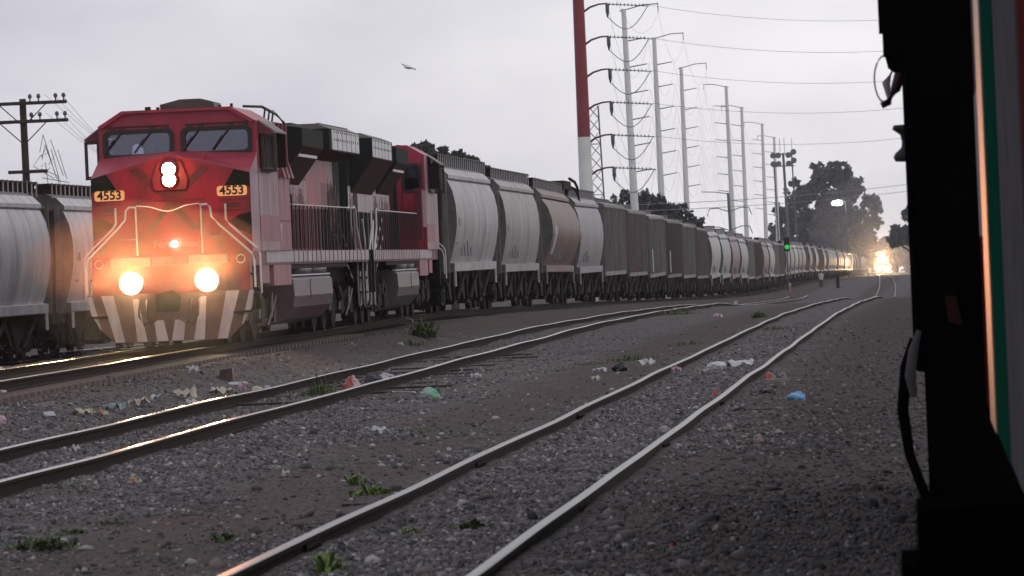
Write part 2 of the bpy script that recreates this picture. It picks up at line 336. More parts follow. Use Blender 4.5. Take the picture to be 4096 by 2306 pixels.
# ---------------------------------------------------------------- tracks
M['railside'] = mat('rusty_rail', (.022, .012, .009), .85, metal=0, var=.4, scale=6, spec=.15)
M['railtop'] = mat('polished_rail_head', (.195, .188, .18), .34, metal=1, bump=.05, var=.15, scale=1.5)
M['railtop_dull'] = mat('dull_rail_head', (.33, .28, .25), .22, metal=1, var=.25, scale=1.2)
M['railtop_far'] = mat('far_rail_head', (.12, .105, .10), .4, metal=1, var=.2)
M['timber'] = mat('old_timber', (.035, .026, .022), .9, var=.5, scale=8)
M['concrete'] = mat('concrete_sleeper', (.15, .115, .10), .85, var=.25, scale=5)
RP = [(-.07, -.16), (-.07, -.148), (-.012, -.13), (-.010, -.05), (-.036, -.038), (-.037, -.008), (-.030, 0), (.030, 0), (.037, -.008), (.036, -.038), (.010, -.05), (.012, -.13), (.07, -.148), (.07, -.16)]
def rail(cx, cz, off, d0, d1, top, parent, amp, ph, step):
    dd = np.arange(d0, d1+.01, step); dd = np.concatenate([dd[dd < 300], np.arange(max(d0, 300), d1+1, 12)]) if d1 > 320 else dd
    h = .5; sl = (cx(dd+h)-cx(dd-h))/(2*h); nrm = 1/np.sqrt(1+sl**2)
    wl = amp*(np.sin(dd*.50+ph)+.6*np.sin(dd*.83+2*ph)+.5*np.sin(dd*.31+1.7*ph)); wv = amp*.8*(np.sin(dd*.42+ph*3)+.7*np.sin(dd*.19+ph))
    x0 = cx(dd)+off*nrm+wl*.5; y0 = dd-off*sl*nrm; z0 = cz(dd)+wv*.5
    n = len(RP); vs = []; 
    for i in range(len(dd)):
        for (a, b) in RP: vs.append((x0[i]+a*nrm[i], y0[i]-a*sl[i]*nrm[i], z0[i]+b))
    mb = MB()
    fs = [(i*n+k, i*n+(k+1) % n, (i+1)*n+(k+1) % n, (i+1)*n+k) for i in range(len(dd)-1) for k in range(n)]
    mb.v = vs; mb.f = fs; mb.m = [1 if 5 <= (j % n) <= 7 else 0 for j in range(len(fs))]; mb.sm = [False]*len(fs)
    return mb.build('rail', [M['railside'], top], parent)
def joint_bar(cx, cz, d, off, parent):
    mb = MB(); sl = float(cx(d+1)-cx(d-1))/2
    for s_ in (-1, 1):
        mb.box(s_*.014, s_*.030, -.33, .33, -.115, -.045)
        for k in range(4): mb.cyl((s_*.036, -.24+.16*k, -.08), 'x', .016, .03, 6)
    o = mb.build('joint_bar', M['railside'], parent, (float(cx(d))+off, d, float(cz(d)))); o.rotation_euler = (0, 0, -math.atan(sl))
def track(label, cx, cz, d0, d1, top, amp, slp=None, step=1.5, smat=None, ph=1.0):
    root = empty('railway_track', (0, 0, 0)); tag(root, label, 'railway track', 'tracks of the yard')
    for s_ in (-1, 1): rail(cx, cz, s_*.7525, d0, d1, top, root, amp, ph+s_*.55, step)
    if slp:
        for q in slp:
            d, l0, l1, dz = q; mb = MB(); mb.box(l0, l1, -.11, .11, -.2, 0)
            o = mb.build('sleeper', smat or M['timber'], root, (float(cx(d)), d, float(cz(d))-.162+dz)); o.rotation_euler = (0, 0, -.07+random.uniform(-.02, .02))
    return root
near_track = track('nearest track with bright worn rail heads curving through gravel in the foreground', XC, zC, 22, 246, M['railtop'], .013,
      [(d, a, b, .05+random.uniform(0, .02)) for d, a, b in ((36.1, -1.25, -.80), (38.9, -1.3, -.80), (41.0, -1.2, -.8), (43.2, -1.35, -.8), (46.2, .8, 1.25), (52.8, .8, 1.3), (58, .8, 1.45), (63, -1.2, -.8), (67.5, .8, 1.5))], 1.0, None, 1.0)
for d_, o_ in ((32.5, -.7525), (36.0, .7525), (44.5, -.7525), (47.2, .7525), (57, -.7525), (59.5, .7525)): joint_bar(XC, zC, d_, o_, near_track)
track('continuation of the nearest track beyond the dip under the oncoming headlight', XC, zC, 330, 1150, M['railtop_far'], .0)
track('middle track with dark rusty rails and litter lying between them', XB, zC, 30, 420, M['railtop_dull'], .016,
      [(d, -1.2, 1.5+random.uniform(-.2, .3), .035) for d in (70.5, 74, 76.5, 79, 81.8, 84.5, 87, 90, 93, 96, 99)], 1.0, None, 2.2)
track('track under the two red locomotives, on closely laid pale sleepers', XA, zA, 52, 1300, M['railtop_dull'], .006,
      [(d, -1.3, 1.35, 0) for d in np.arange(64, 118, .6)], 1.5, M['concrete'], .4)
track('far left track under the pale hopper wagons', XZ, lambda d: zA(d)-.65, 90, 240, M['railtop_dull'], .004)
track('track under the dark train at the right edge', lambda d: XE(d)+0*np.asarray(d, float), zC, 4, 120, M['railtop_dull'], .004)

# ---------------------------------------------------------------- locomotives (+y is the cab end, origin on the rail heads)
def text_mesh(txt, size, mat_, name, parent, loc, rot, depth=.004, bold=.0, xscale=1):
    cu = bpy.data.curves.new(name, 'FONT'); cu.body = txt; cu.size = size; cu.align_x = 'CENTER'; cu.align_y = 'CENTER'; cu.extrude = depth; cu.offset = bold
    o = bpy.data.objects.new(name, cu); COL.objects.link(o); dg = bpy.context.evaluated_depsgraph_get(); dg.update()
    me = bpy.data.meshes.new_from_object(o.evaluated_get(dg)); bpy.data.objects.remove(o); bpy.data.curves.remove(cu)
    me.materials.clear(); me.materials.append(mat_); q = bpy.data.objects.new(name, me); COL.objects.link(q); q.parent = parent; q.location = loc; q.rotation_euler = rot; q.scale = (xscale, 1, 1)
    return q
def rrect(hw, hh, r, n=5):
    pts = []
    for cx, cy, a0 in ((hw-r, hh-r, 0), (-hw+r, hh-r, 90), (-hw+r, -hh+r, 180), (hw-r, -hh+r, 270)):
        for k in range(n+1):
            a = R(a0+90*k/n); pts.append((cx+r*math.cos(a), cy+r*math.sin(a)))
    return pts
def ring_xz(mb, cx, cz, y, hw, hh, r, wd, t, m=0, shear=0):           # rounded frame in the x-z plane, t thick towards +y
    a = rrect(hw, hh, r); b = rrect(hw-wd, hh-wd, max(r-wd*.5, .02)); n = len(a)
    vs = [(cx+p[0], yy+shear*p[1], cz+p[1]) for yy in (y, y+t) for q in (a, b) for p in q]
    fs = []
    for i in range(n):
        j = (i+1) % n
        fs += [(2*n+i, 2*n+j, 3*n+j, 3*n+i), (i, 2*n+i, 2*n+j, j), (n+i, n+j, 3*n+j, 3*n+i)]
    mb.add(vs, fs, m)
def wheelset(mb, y, r, m=0, mx=1):
    for s_ in (-1, 1):
        mb.cyl((s_*.75, y, r), 'x', r, .13, 20, m); mb.cyl((s_*.68, y, r), 'x', r+.028, .03, 20, m)
    mb.cyl((0, y, r), 'x', .09, 1.9, 8, m)
def build_loco(name, label, first):
    L_ = 11.15; root = empty(name); tag(root, label, 'locomotive', 'red freight locomotives')
    b_ = lambda mb, nm, mats, par=None: mb.build(nm, mats, par or root)
    # deck and frame
    mb = MB()
    mb.box(-1.46, 1.46, -10.75, 10.2, 1.52, 1.80, 0)
    mb.box(-.9, .9, -10.7, 10.1, 1.05, 1.515, 1)
    for s_ in (-1, 1):
        mb.box(s_*1.463, s_*1.475, -10.7, 7.8, 1.565, 1.79, 2)             # pale stripe on the sill
        for k in range(18 if first else 26): q_ = .78 if first else .54; mb.box(s_*1.476, s_*1.482, 3.4-k*q_, 3.50-k*q_+random.uniform(-.02, .04), 1.53, 1.80, 0)
        mb.box(s_*1.30, s_*1.45, 3.8, 6.6, 1.10, 1.515, 3)                 # battery box
        mb.box(s_*1.30, s_*1.44, 7.2, 8.3, 1.16, 1.515, 3)
        mb.box(s_*1.1, s_*1.43, -6.5, 3.7, 1.42, 1.515, 1)
    b_(mb, 'deck', [M['darkred'], M['black'], M['white'], M['pink']])
    # nose
    mb = MB(); yn = 10.15; yw = 8.95
    def nose_pt(x): return 3.74-.41*abs(x)/1.52
    fr = [(-1.52, 1.80), (1.52, 1.80), (1.52, 3.33), (0, 3.74), (-1.52, 3.33)]
    V_ = [(x, yn, z) for x, z in fr]+[(-1.52, yw, 1.80), (1.52, yw, 1.80), (1.52, yw, 3.74), (0, yw, 3.84), (-1.52, yw, 3.74)]
    mb.add(V_, [(0, 1, 2, 3, 4)], 0); mb.add(V_, [(4, 3, 8, 9), (3, 2, 7, 8)], 1); mb.add(V_, [(1, 6, 7, 2), (0, 4, 9, 5)], 2)
    def dec(pts, m, dy=.004): mb.add([(x, yn+dy, z) for x, z in pts], [tuple(range(len(pts)))], m)
    for s_ in (-1, 1):
        S_ = lambda pts: [(s_*x, z) for x, z in pts]
        dec(S_([(1.515, 3.06), (1.515, 3.325), (1.22, 3.405), (1.02, 3.07)]), 3)
        dec(S_([(1.515, 2.12), (1.515, 2.56), (1.30, 2.52), (1.08, 2.40), (1.28, 2.22)]), 3)
        dec(S_([(.60, 3.50), (.78, 3.46), (.12, 2.86), (0, 2.88), (0, 2.97)]), 4)
        dec(S_([(0, 2.80), (.06, 2.82), (.52, 2.28), (.38, 2.26), (0, 2.72)]), 4)
        dec(S_([(.62, 1.82), (.635, 1.82), (.635, 2.86), (.62, 2.86)]), 4, .006)
        dec(S_([(1.02, 2.66), (1.30, 2.66), (1.30, 2.76), (1.02, 2.76)]), 4)
    for z in (1.84, 2.84): dec([(-.63, z), (.63, z), (.63, z+.014), (-.63, z+.014)], 4, .006)
    for z in (1.98, 2.35, 2.7): mb.box(.60, .66, yn, yn+.03, z, z+.09, 0)
    for s_ in (-1, 1):
        mb.tube([(s_*.98, yn, 2.12), (s_*.98, yn+.05, 2.12), (s_*.72, yn+.05, 2.12), (s_*.72, yn, 2.12)], .012, 4, 2)
        mb.box(s_*.93, s_*1.44, yn, yn+.012, 2.60, 2.625, 4); mb.box(s_*.93, s_*1.44, yn, yn+.012, 2.80, 2.82, 4)
        for k in range(7): mb.box(s_*(.1+k*.2), s_*(.125+k*.2), yn, yn+.01, 3.62-.054*(k*1.0)-.03, 3.64-.054*k-.03, 4)
    mb.box(-.56, -.50, yn, yn+.04, 2.25, 2.45, 4)
    mb.prism([(-.30, 3.05), (.30, 3.05), (.34, 3.25), (.22, 3.60), (-.22, 3.60), (-.34, 3.25)], 'y', yn+.002, yn+.06, 0)  # headlight surround
    for s_ in (-1, 1): mb.box(s_*.28, s_*.6, yn-.9, yn-.55, 3.55, 3.72, 1)
    b_(mb, 'nose', [M['red'], M['pinkred'], M['pinkwhite'], M['green'], M['xgreen']])
    # headlight and ditch lamps
    for z in (3.24, 3.45):
        mb = MB(); mb.lathe([(.125, 0), (.14, .02), (.14, .09), (.125, .09)], n=20); mb.lathe([(.14, .05), (.19, .01), (.14, .01)], n=24, m=1); o = b_(mb, 'headlight', [M['steel'], M['red']]); o.location = (0, yn+.06, z); o.rotation_euler = (R(-90), 0, 0)
        mb = MB(); mb.cyl((0, 0, .05), 'z', .128, .03, 24, 0); mb.build('lens', [M['lamp']], o)
    for x in (-.72, .72):
        mb = MB(); mb.lathe([(.0, -.22), (.14, -.2), (.20, -.05), (.24, .02), (.24, .10), (.205, .10), (.205, .05)], n=28)
        o = b_(mb, 'ditch_light', [M['steel'], M['bezel']]); o.location = (x, 10.80, 1.27); o.rotation_euler = (R(-90), 0, 0)
        mb = MB(); mb.cyl((0, 0, .075), 'z', .206, .03, 28, 0); mb.build('lens', [M['lamp']], o)
    mb = MB(); mb.cyl((-.03, yn+.03, 2.0), 'y', .05, .06, 16, 0); b_(mb, 'nose_marker_lamp', [M['lamp']])
    # number boards
    for x in (-1.17, 1.17):
        mb = MB(); mb.prism([(x+p[0], 2.985+p[1]) for p in rrect(.285, .098, .05)], 'y', yn+.005, yn+.035, 0)
        o = b_(mb, 'number_board', [M['numboard']])
        text_mesh('4553', .235, M['ink'], 'digits', o, (x, yn+.040, 2.985), (R(90), 0, R(180)), .002, .006, 1.0)
    if first: text_mesh('Ferromex', .21, M['pink'], 'nose_lettering', root, (-.06, yn+.008, 2.0), (R(90), 0, R(180)), .002, .003, 1.05)
    # cab shell with real openings
    mb = MB(); zt = 4.66; zb = 1.80; yr = 6.0
    def wall_x(x0, x1, y0, y1): mb.box(x0, x1, y0, y1, 0, 1)
    roof = [(-1.53, 4.36), (-1.05, 4.655), (1.05, 4.655), (1.53, 4.36), (1.44, 4.33), (1.0, 4.60), (-1.0, 4.60), (-1.44, 4.33)]
    mb.prism(roof, 'y', 5.95, 9.06, 0)
    mb.box(-1.5, 1.5, 5.95, 5.99, 4.33, 4.335, 0)
    # windscreen wall: pillars, header, sill
    front = lambda x0, x1, z0, z1, m=0: mb.box(x0, x1, 8.86, 8.95, z0, z1, m)
    front(-1.52, 1.52, 3.70, 3.80); front(-1.52, -1.40, 3.8, 4.22); front(1.40, 1.52, 3.8, 4.22); front(-.11, .11, 3.8, 4.22)
    mb.prism([(-1.52, 4.22), (1.52, 4.22), (1.52, 4.36), (1.05, 4.63), (-1.05, 4.63), (-1.52, 4.36)], 'y', 8.86, 8.95, 0)
    mb.box(-1.40, 1.40, 8.80, 8.86, 1.9, 3.74, 3)
    for s_ in (-1, 1):
        sd = lambda y0, y1, z0, z1, m: mb.box(s_*1.45, s_*1.52, y0, y1, z0, z1, m)
        sd(6.0, 8.86, 1.8, 3.45, 1); sd(8.55, 8.86, 3.45, 4.36, 0); sd(6.0, 7.05, 3.45, 4.36, 1); sd(7.05, 8.55, 4.16, 4.36, 0)
        mb.box(s_*1.521, s_*1.528, 6.05, 8.9, 2.0, 2.5, 4)
    # rear wall: red, with the door window open on one side
    rw = lambda x0, x1, z0, z1, m=0: mb.box(x0, x1, 5.93, 6.0, z0, z1, m)
    rw(-1.52, .95, 1.8, 4.33); rw(1.37, 1.52, 1.8, 4.33); rw(.95, 1.37, 1.8, 3.42); rw(.95, 1.37, 4.10, 4.33)
    mb.prism([(-1.52, 4.33), (1.52, 4.33), (1.05, 4.61), (-1.05, 4.61)], 'y', 5.93, 6.0, 0)
    for x in (.88, 1.44): mb.box(x-.012, x+.012, 5.905, 5.929, 1.85, 4.25, 2)
    b_(mb, 'cab', [M['cabred'], M['pinkwhite'], M['darkred'], M['interior'], M['pink']])
    mb = MB(); ring_xz(mb, 1.16, 3.76, 5.925, .26, .39, .12, .07, -.03); ring_xz(mb, 1.16, 3.76, 5.99, .26, .39, .12, .07, .03); b_(mb, 'rear_window_frame', [M['rubber']])
    mb = MB(); mb.box(.96, 1.36, 5.955, 5.965, 3.43, 4.09); b_(mb, 'rear_window', [M['glass']])
    for cx, hw in ((-.755, .69), (.755, .69)):
        mb = MB(); ring_xz(mb, cx, 4.0, 8.945, hw, .285, .13, .085, .05); o = b_(mb, 'windscreen_frame', [M['rubber']])
        mb = MB(); mb.box(cx-.64, cx+.64, 8.90, 8.912, 3.78, 4.24); mb.build('windscreen', [M['glass']], o)
        mb = MB()
        for dx in (-.28, .3): mb.tube([(cx+dx, 9.0, 4.27), (cx+dx+.28, 9.005, 3.92)], .012, 5); mb.tube([(cx+dx+.16, 9.01, 4.1), (cx+dx+.36, 9.012, 3.82)], .016, 4); mb.box(cx+dx-.05, cx+dx+.05, 8.95, 9.02, 4.25, 4.33)
        mb.tube([(cx-.6, 8.97, 4.345), (cx+.6, 8.97, 4.345)], .012, 5)
        for dx in (-.55, .5): mb.box(cx+dx-.04, cx+dx+.04, 8.95, 9.0, 4.27, 4.36)
        b_(mb, 'wiper', [M['rail_dark']])
    for s_ in (-1, 1):
        mb = MB(); mb.box(s_*1.50, s_*1.51, 7.06, 8.54, 3.46, 4.15); b_(mb, 'side_window', [M['glass']])
        mb = MB(); mb.add([(s_*1.53, 6.9, 4.38), (s_*1.53, 8.7, 4.38), (s_*1.86, 8.66, 4.14), (s_*1.86, 6.94, 4.14), (s_*1.53, 6.9, 4.35), (s_*1.53, 8.7, 4.35), (s_*1.86, 8.66, 4.11), (s_*1.86, 6.94, 4.11)], [(0,1,2,3), (7,6,5,4), (0,3,7,4), (1,5,6,2), (3,2,6,7)], 1)
        mb.add([(s_*1.53, 8.695, 4.37), (s_*1.53, 8.695, 4.1), (s_*1.85, 8.655, 4.11)], [(0, 1, 2)], 0)
        b_(mb, 'window_awning', [M['darkred'], M['roofgrey']])
        mb = MB()
        for y in (8.62,):
            mb.box(s_*1.56, s_*1.62, y-.02, y+.02, 3.36, 4.1); mb.box(s_*1.80, s_*1.86, y-.02, y+.02, 3.40, 4.08); mb.box(s_*1.56, s_*1.86, y-.02, y+.02, 4.04, 4.1); mb.box(s_*1.56, s_*1.86, y-.02, y+.02, 3.34, 3.41)
        mb.box(s_*1.52, s_*1.56, y-.03, y+.03, 3.4, 3.45); mb.box(s_*1.54, s_*1.60, 7.0, 8.5, 3.36, 3.43)
        b_(mb, 'mirror_frame', [M['rail_dark']])
        mb = MB(); mb.box(s_*1.54, s_*1.84, 7.0, 7.05, 3.45, 4.15); mb.box(s_*1.60, s_*1.62, 7.1, 8.45, 3.45, 4.12); b_(mb, 'window_shade', [M['black']])
    # roof dome and small roof gear
    mb = MB(); mb.prism([(-.53, 0), (.53, 0), (.54, .12), (.15, .21), (-.25, .21), (-.50, .13)], 'y', 7.0, 8.1, 0); o = b_(mb, 'roof_antenna_dome', [M['domegreen']]); o.location = (-.1, 0, 4.66)
    for x, y, w, h in ((.6, 8.6, .10, .07), (.42, 8.5, .06, .06), (-.75, 8.3, .05, .05), (-1.05, 8.8, .05, .06)):
        mb = MB(); mb.box(x-w/2, x+w/2, y-w/2, y+w/2, 4.62, 4.66+h); b_(mb, 'roof_vent', [M['black']])
    # equipment cabinet behind the cab
    mb = MB(); mb.box(-1.5, .6, 3.9, 5.9, 1.805, 3.45, 0); mb.box(-1.40, .6, 3.95, 5.88, 3.45, 4.0, 1)
    for k in range(2):
        y0 = 5.7-k*.9
        mb.add([(-1.504, y0, 3.35), (-1.504, y0-.22, 3.35), (-1.504, y0-.14, 2.5)], [(0, 1, 2)], 2); mb.add([(-1.504, y0, 2.35), (-1.504, y0-.34, 2.35), (-1.504, y0-.17, 1.83)], [(0, 1, 2)], 0 if k else 1)
    mb.box(-1.506, -1.50, 3.95, 5.85, 2.38, 2.42, 3); mb.box(-1.506, -1.50, 5.80, 5.84, 1.85, 3.4, 3)
    b_(mb, 'equipment_cabinet', [M['pink'], M['white'], M['greypink'], M['darkred']])
    for k in range(3):
        mb = MB(); y = 5.6-k*.62; mb.add([(-1.505, y, 3.30), (-1.505, y-.36, 3.30), (-1.62, y, 3.28), (-1.62, y-.36, 3.28), (-1.505, y-.18, 3.72)], [(0, 2, 4), (1, 4, 3), (2, 3, 4), (0, 1, 3, 2)], 0)
        mb.box(-1.52, -1.44, y-.22, y-.14, 3.6, 4.4, 0)
        b_(mb, 'vent_scoop', [M['darkred']])
    mb = MB(); mb.tube([(-.9, 5.9, 4.75), (-1.2, 5.4, 4.74), (-1.3, 4.0, 4.62), (-1.42, 3.75, 4.45), (-1.43, 3.45, 3.0), (-1.43, 3.2, 2.95), (-1.43, 3.15, 1.85)], .03, 6)
    for y in (5.3, 4.6, 4.0): mb.tube([(-1.25, y, 4.7), (-1.2, y, 4.4)], .02, 5)
    b_(mb, 'handrail_pipe', [M['rail_dark']])
    # long hood
    mb = MB(); bands = [(1.805, 2.75), (2.75, 3.35), (3.35, 4.0), (4.0, 4.42)]
    strips = [(3.9, 2.7, (1, 1, 1, 0)), (2.7, 1.2, (1, 1, 1, 0)), (1.2, -1.6, (3, 1, 1, 0)), (-1.6, -3.9, (3, 1, 3, 0)), (-3.9, -6.6, (0, 2, 2, 0)), (-6.6, -7.8, (0, 3, 1, 0)), (-7.8, -9.0, (0, 1, 1, 0)), (-9.0, -10.3, (0, 4, 0, 0))]
    if not first: strips = [(3.9, 2.7, (0, 0, 0, 0)), (2.7, 1.2, (0, 2, 4, 0)), (1.2, -1.6, (0, 1, 1, 0)), (-1.6, -3.9, (0, 1, 1, 0)), (-3.9, -6.6, (0, 1, 1, 0)), (-6.6, -7.8, (0, 1, 3, 0)), (-7.8, -9.0, (3, 3, 1, 0)), (-9.0, -10.3, (0, 1, 0, 0))]
    else: strips = [(3.9, 2.7, (1, 1, 1, 0)), (2.7, 1.2, (4, 1, 1, 0)), (1.2, -1.6, (3, 1, 1, 0)), (-1.6, -3.9, (3, 1, 3, 0)), (-3.9, -6.6, (3, 2, 2, 0)), (-6.6, -7.8, (0, 3, 2, 0)), (-7.8, -9.0, (0, 3, 1, 0)), (-9.0, -10.3, (0, 0, 0, 0))]
    for y1, y0, ms in strips:
        for (z0, z1), mm in zip(bands, ms):
            for s_ in (-1, 1): mb.add([(s_*.9, y0, z0), (s_*.9, y1, z0), (s_*.9, y1, z1), (s_*.9, y0, z1)], [(0, 1, 2, 3)], mm)
    mb.prism([(-.9, 4.42), (-.7, 4.52), (.7, 4.52), (.9, 4.42)], 'y', -10.3, 3.9, 0); mb.box(-.9, .9, -10.31, -10.30, 1.805, 4.42, 0); mb.box(-.899, .899, 3.90, 3.91, 1.805, 4.42, 0)
    for s_ in (-1, 1):
        rr = random.Random(3)
        for k in range(46):                                             # ragged lettering and drips, then door louvres
            y = 1.1-k*.105; h = rr.choice([.05, .12, .25, .42, .3]); mb.box(s_*.9, s_*.904, y, y-.07, 2.75, 2.76+h, 3)
        for k in range(24): y = -7.85-k*.095; h = rr.uniform(.2, .9); mb.box(s_*.9, s_*.905, y, y-.035, 2.6-h*.5, 2.6+h, rr.choice([4, 5, 5, 3]))
        for k in range(10): y = 3.8-k*.25; mb.box(s_*.9, s_*.915, y, y-.02, 1.85, 3.95, 5)
        for k in range(20): y = -3.95-k*.31; mb.box(s_*.9, s_*.912, y, y-.025, 1.85, 2.75, 5 if k % 4 or first else 1)
        for k in range(30): y = 1.0-k*.16; mb.box(s_*.9, s_*.91, y, y-.04, 1.85, 2.72, 3 if k % 3 else 5)
    b_(mb, 'long_hood', [M['green'], M['pinkwhite'] if first else M['white'], M['red'], M['darkred'], M['greypink'], M['black']])
    # dynamic brake box and radiator wings
    mb = MB(); mb.prism([(-.6, 4.52), (-.5, 4.64), (.5, 4.64), (.6, 4.52)], 'y', -3.2, 2.2, 0)
    for s_ in (-1, 1):
        mb.prism([(s_*.9, 3.25), (s_*1.47, 4.02), (s_*1.47, 4.40), (s_*.9, 4.50)], 'y', -2.6, 1.2, 0)
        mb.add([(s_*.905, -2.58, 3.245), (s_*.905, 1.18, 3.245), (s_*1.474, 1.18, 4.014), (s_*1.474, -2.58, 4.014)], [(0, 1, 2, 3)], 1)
        mb.box(s_*1.30, s_*1.36, -2.3, .9, 3.80, 3.87, 2)
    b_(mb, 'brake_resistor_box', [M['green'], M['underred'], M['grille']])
    mb = MB(); mb.prism([(-1.47, 4.50), (-1.2, 4.62), (1.2, 4.62), (1.47, 4.50)], 'y', -9.6, -3.8, 3)
    for s_ in (-1, 1):
        zi = 3.86 if first else 3.20
        mb.prism([(s_*.9, zi), (s_*1.47, 4.02), (s_*1.47, 4.50), (s_*.9, 4.50)], 'y', -9.6, -3.8, 0)
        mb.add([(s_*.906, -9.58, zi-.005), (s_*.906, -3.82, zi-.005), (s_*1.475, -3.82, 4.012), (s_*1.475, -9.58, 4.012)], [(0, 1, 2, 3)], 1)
        mb.box(s_*1.471, s_*1.482, -9.55, -4.2, 4.04, 4.48, 2)
        for k in range(5): mb.box(s_*1.483, s_*1.487, -5.2-k*.9, -5.23-k*.9, 4.04, 4.48, 4)
        for k in range(12): mb.box(s_*1.483, s_*1.490, -4.55-k*.42, -4.63-k*.42, 4.24, 4.29, 4); mb.box(s_*1.483, s_*1.490, -4.55-k*.42, -4.63-k*.42, 4.42, 4.46, 4)
        mb.box(s_*1.471, s_*1.485, -9.55, -4.2, 4.005, 4.035, 4)
    mb.box(-.6, .6, -9.2, -6.6, 4.62, 4.68, 0); mb.box(-.6, .6, -6.2, -4.2, 4.62, 4.67, 0)
    for k in range(16): mb.box(-1.25, -1.2, -9.4+k*.36, -9.2+k*.36, 4.60, 4.63, 3)
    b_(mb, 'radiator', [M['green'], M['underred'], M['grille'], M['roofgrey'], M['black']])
    # fuel tank, air reservoirs, trucks
    mb = MB(); pr = []
    for s_ in (1, -1):
        q = [(1.0, 1.30), (1.34, 1.27), (1.43, 1.19), (1.45, .85), (1.40, .62), (1.18, .36), (.8, .26)]
        pr += [(s_*a, c) for a, c in (q if s_ == 1 else q[::-1])]
    mb.prism(pr[::-1], 'y', -3.4, 3.4, 0)
    for s_ in (-1, 1): mb.box(s_*1.448, s_*1.456, .62, .66, .80, 1.2, 1); mb.box(s_*1.30, s_*1.40, -3.4, 3.4, 1.272, 1.30, 2)  # pale strips stand for the highlight along the tank's top edges
    b_(mb, 'fuel_tank', [M['tankred'] if first else M['tank'], M['under'], M['grille']])
    for s_ in (-1, 1):
        for y0, y1 in ((-2.6, -.2), (.1, 2.2)):
            mb = MB(); mb.tube([(s_*1.26, y0, 1.40), (s_*1.26, y0+.1, 1.40), (s_*1.26, y1-.1, 1.40), (s_*1.26, y1, 1.40)], [.09, .175, .175, .09], 14)
            b_(mb, 'air_reservoir', [M['tank']])
    for yc in (6.9, -6.9):
        mb = MB(); 
        for s_ in (-1, 1):
            mb.prism([(yc-2.5, .55), (yc-2.3, .95), (yc-1.1, .80), (yc-.7, .98), (yc+.7, .98), (yc+1.1, .80), (yc+2.3, .95), (yc+2.5, .55), (yc+1.6, .42), (yc-1.6, .42)], 'x', s_*1.0, s_*1.14, 0)
            for dy in (-1.85, 0, 1.85): mb.box(s_*1.1, s_*1.24, yc+dy-.2, yc+dy+.2, .36, .72, 1); mb.tube([(s_*1.22, yc+dy+.3, .95), (s_*1.22, yc+dy+.55, .45)], .04, 6, 2)
            mb.tube([(s_*1.2, yc-2.4, .9), (s_*1.25, yc-1.2, .55), (s_*1.2, yc-.9, .3)], .03, 5, 2); mb.tube([(s_*1.24, yc+1.1, 1.05), (s_*1.24, yc+.5, .7)], .07, 6, 1)
        mb.box(-.9, .9, yc-2, yc+2, .6, 1.0, 0)
        o = b_(mb, 'truck', [M['under'], M['black'], M['tank']])
        for dy in (-1.85, 0, 1.85):
            mb = MB(); wheelset(mb, yc+dy, .53); mb.build('wheelset', [M['wheel']], o)
    # plow, buffer beam, coupler, hoses, handrails
    for sgn in ((1, -1) if not first else (1,)):
        pass
    mb = MB(); yp = lambda x: 11.05-.20*abs(x)
    outl = [(0, .13), (1.07, .13), (1.36, .40), (1.54, .72), (1.58, 1.06), (0, 1.06)]
    for s_ in (-1, 1):
        n = len(outl); fv = [(s_*x, yp(x), z) for x, z in outl]; bv = [(s_*x, yp(x)-.05, z) for x, z in outl]
        mb.add(fv+bv, [tuple(range(n)), tuple(range(n, 2*n))[::-1]]+[(i, (i+1) % n, n+(i+1) % n, n+i) for i in range(n-1)], 0)
        for (b0, b1, z0), (t0, t1, z1) in [((.03, .25, .14), (.11, .30, .54)), ((.44, .64, .14), (.60, .70, .97)), ((.88, 1.06, .14), (1.07, 1.31, 1.05)), ((1.33, 1.355, .40), (1.50, 1.575, 1.05))]:
            pts = [(b0, z0), (b1, z0)]+([(1.53, .72)] if b0 > 1.2 else [])+[(t1, z1), (t0, z1)]
            mb.add([(s_*x, yp(x)+.006, z) for x, z in pts], [tuple(range(len(pts)))], 1)
    b_(mb, 'plow', [M['plowgreen'], M['white']])
    for sg, yb in ((1, 10.6), (-1, -10.85)):
        mb = MB(); y0, y1 = (yb-.35, yb) if sg > 0 else (yb, yb+.1)
        mb.box(-1.5, 1.5, y0, y1, .80, 1.80, 0)
        if sg > 0:
            for x0, x1 in ((-1.12, -.36), (-.34, .34), (.36, 1.12)): mb.box(x0, x1, yb, yb+.09, 1.60-.02*(abs(x0) < .5), 1.76, 3)
            for s_ in (-1, 1):
                for k in range(3): mb.box(s_*1.2, s_*1.55, yb-.55+.02*k, yb-.05+.18*(2-k), .62+.36*k, .66+.36*k, 2)
        b_(mb, 'end_plate', [M['red'] if sg > 0 else M['black'], M['white'], M['black'], M['bandgrey']])
        mb = MB(); q = sg*1
        mb.box(-.16, .16, yb if sg > 0 else yb-.35, yb+.30 if sg > 0 else yb, .78, 1.0, 0); mb.prism([(-.22, .70), (.22, .70), (.24, 1.05), (-.05, 1.10), (-.24, 1.0)], 'y', yb+.28*sg, yb+.52*sg, 0)
        b_(mb, 'coupler', [M['under']])
        for x in (-.42, .42, .58, -.58):
            mb = MB(); yy = yb+.1*sg; mb.tube([(x, yy, .98), (x, yy+.3*sg, .92), (x*.96, yy+.42*sg, .62), (x*.8, yy+.46*sg, .46), (x*.55, yy+.44*sg, .56)], .024, 6)
            b_(mb, 'air_hose', [M['rail_dark']])
    mb = MB()
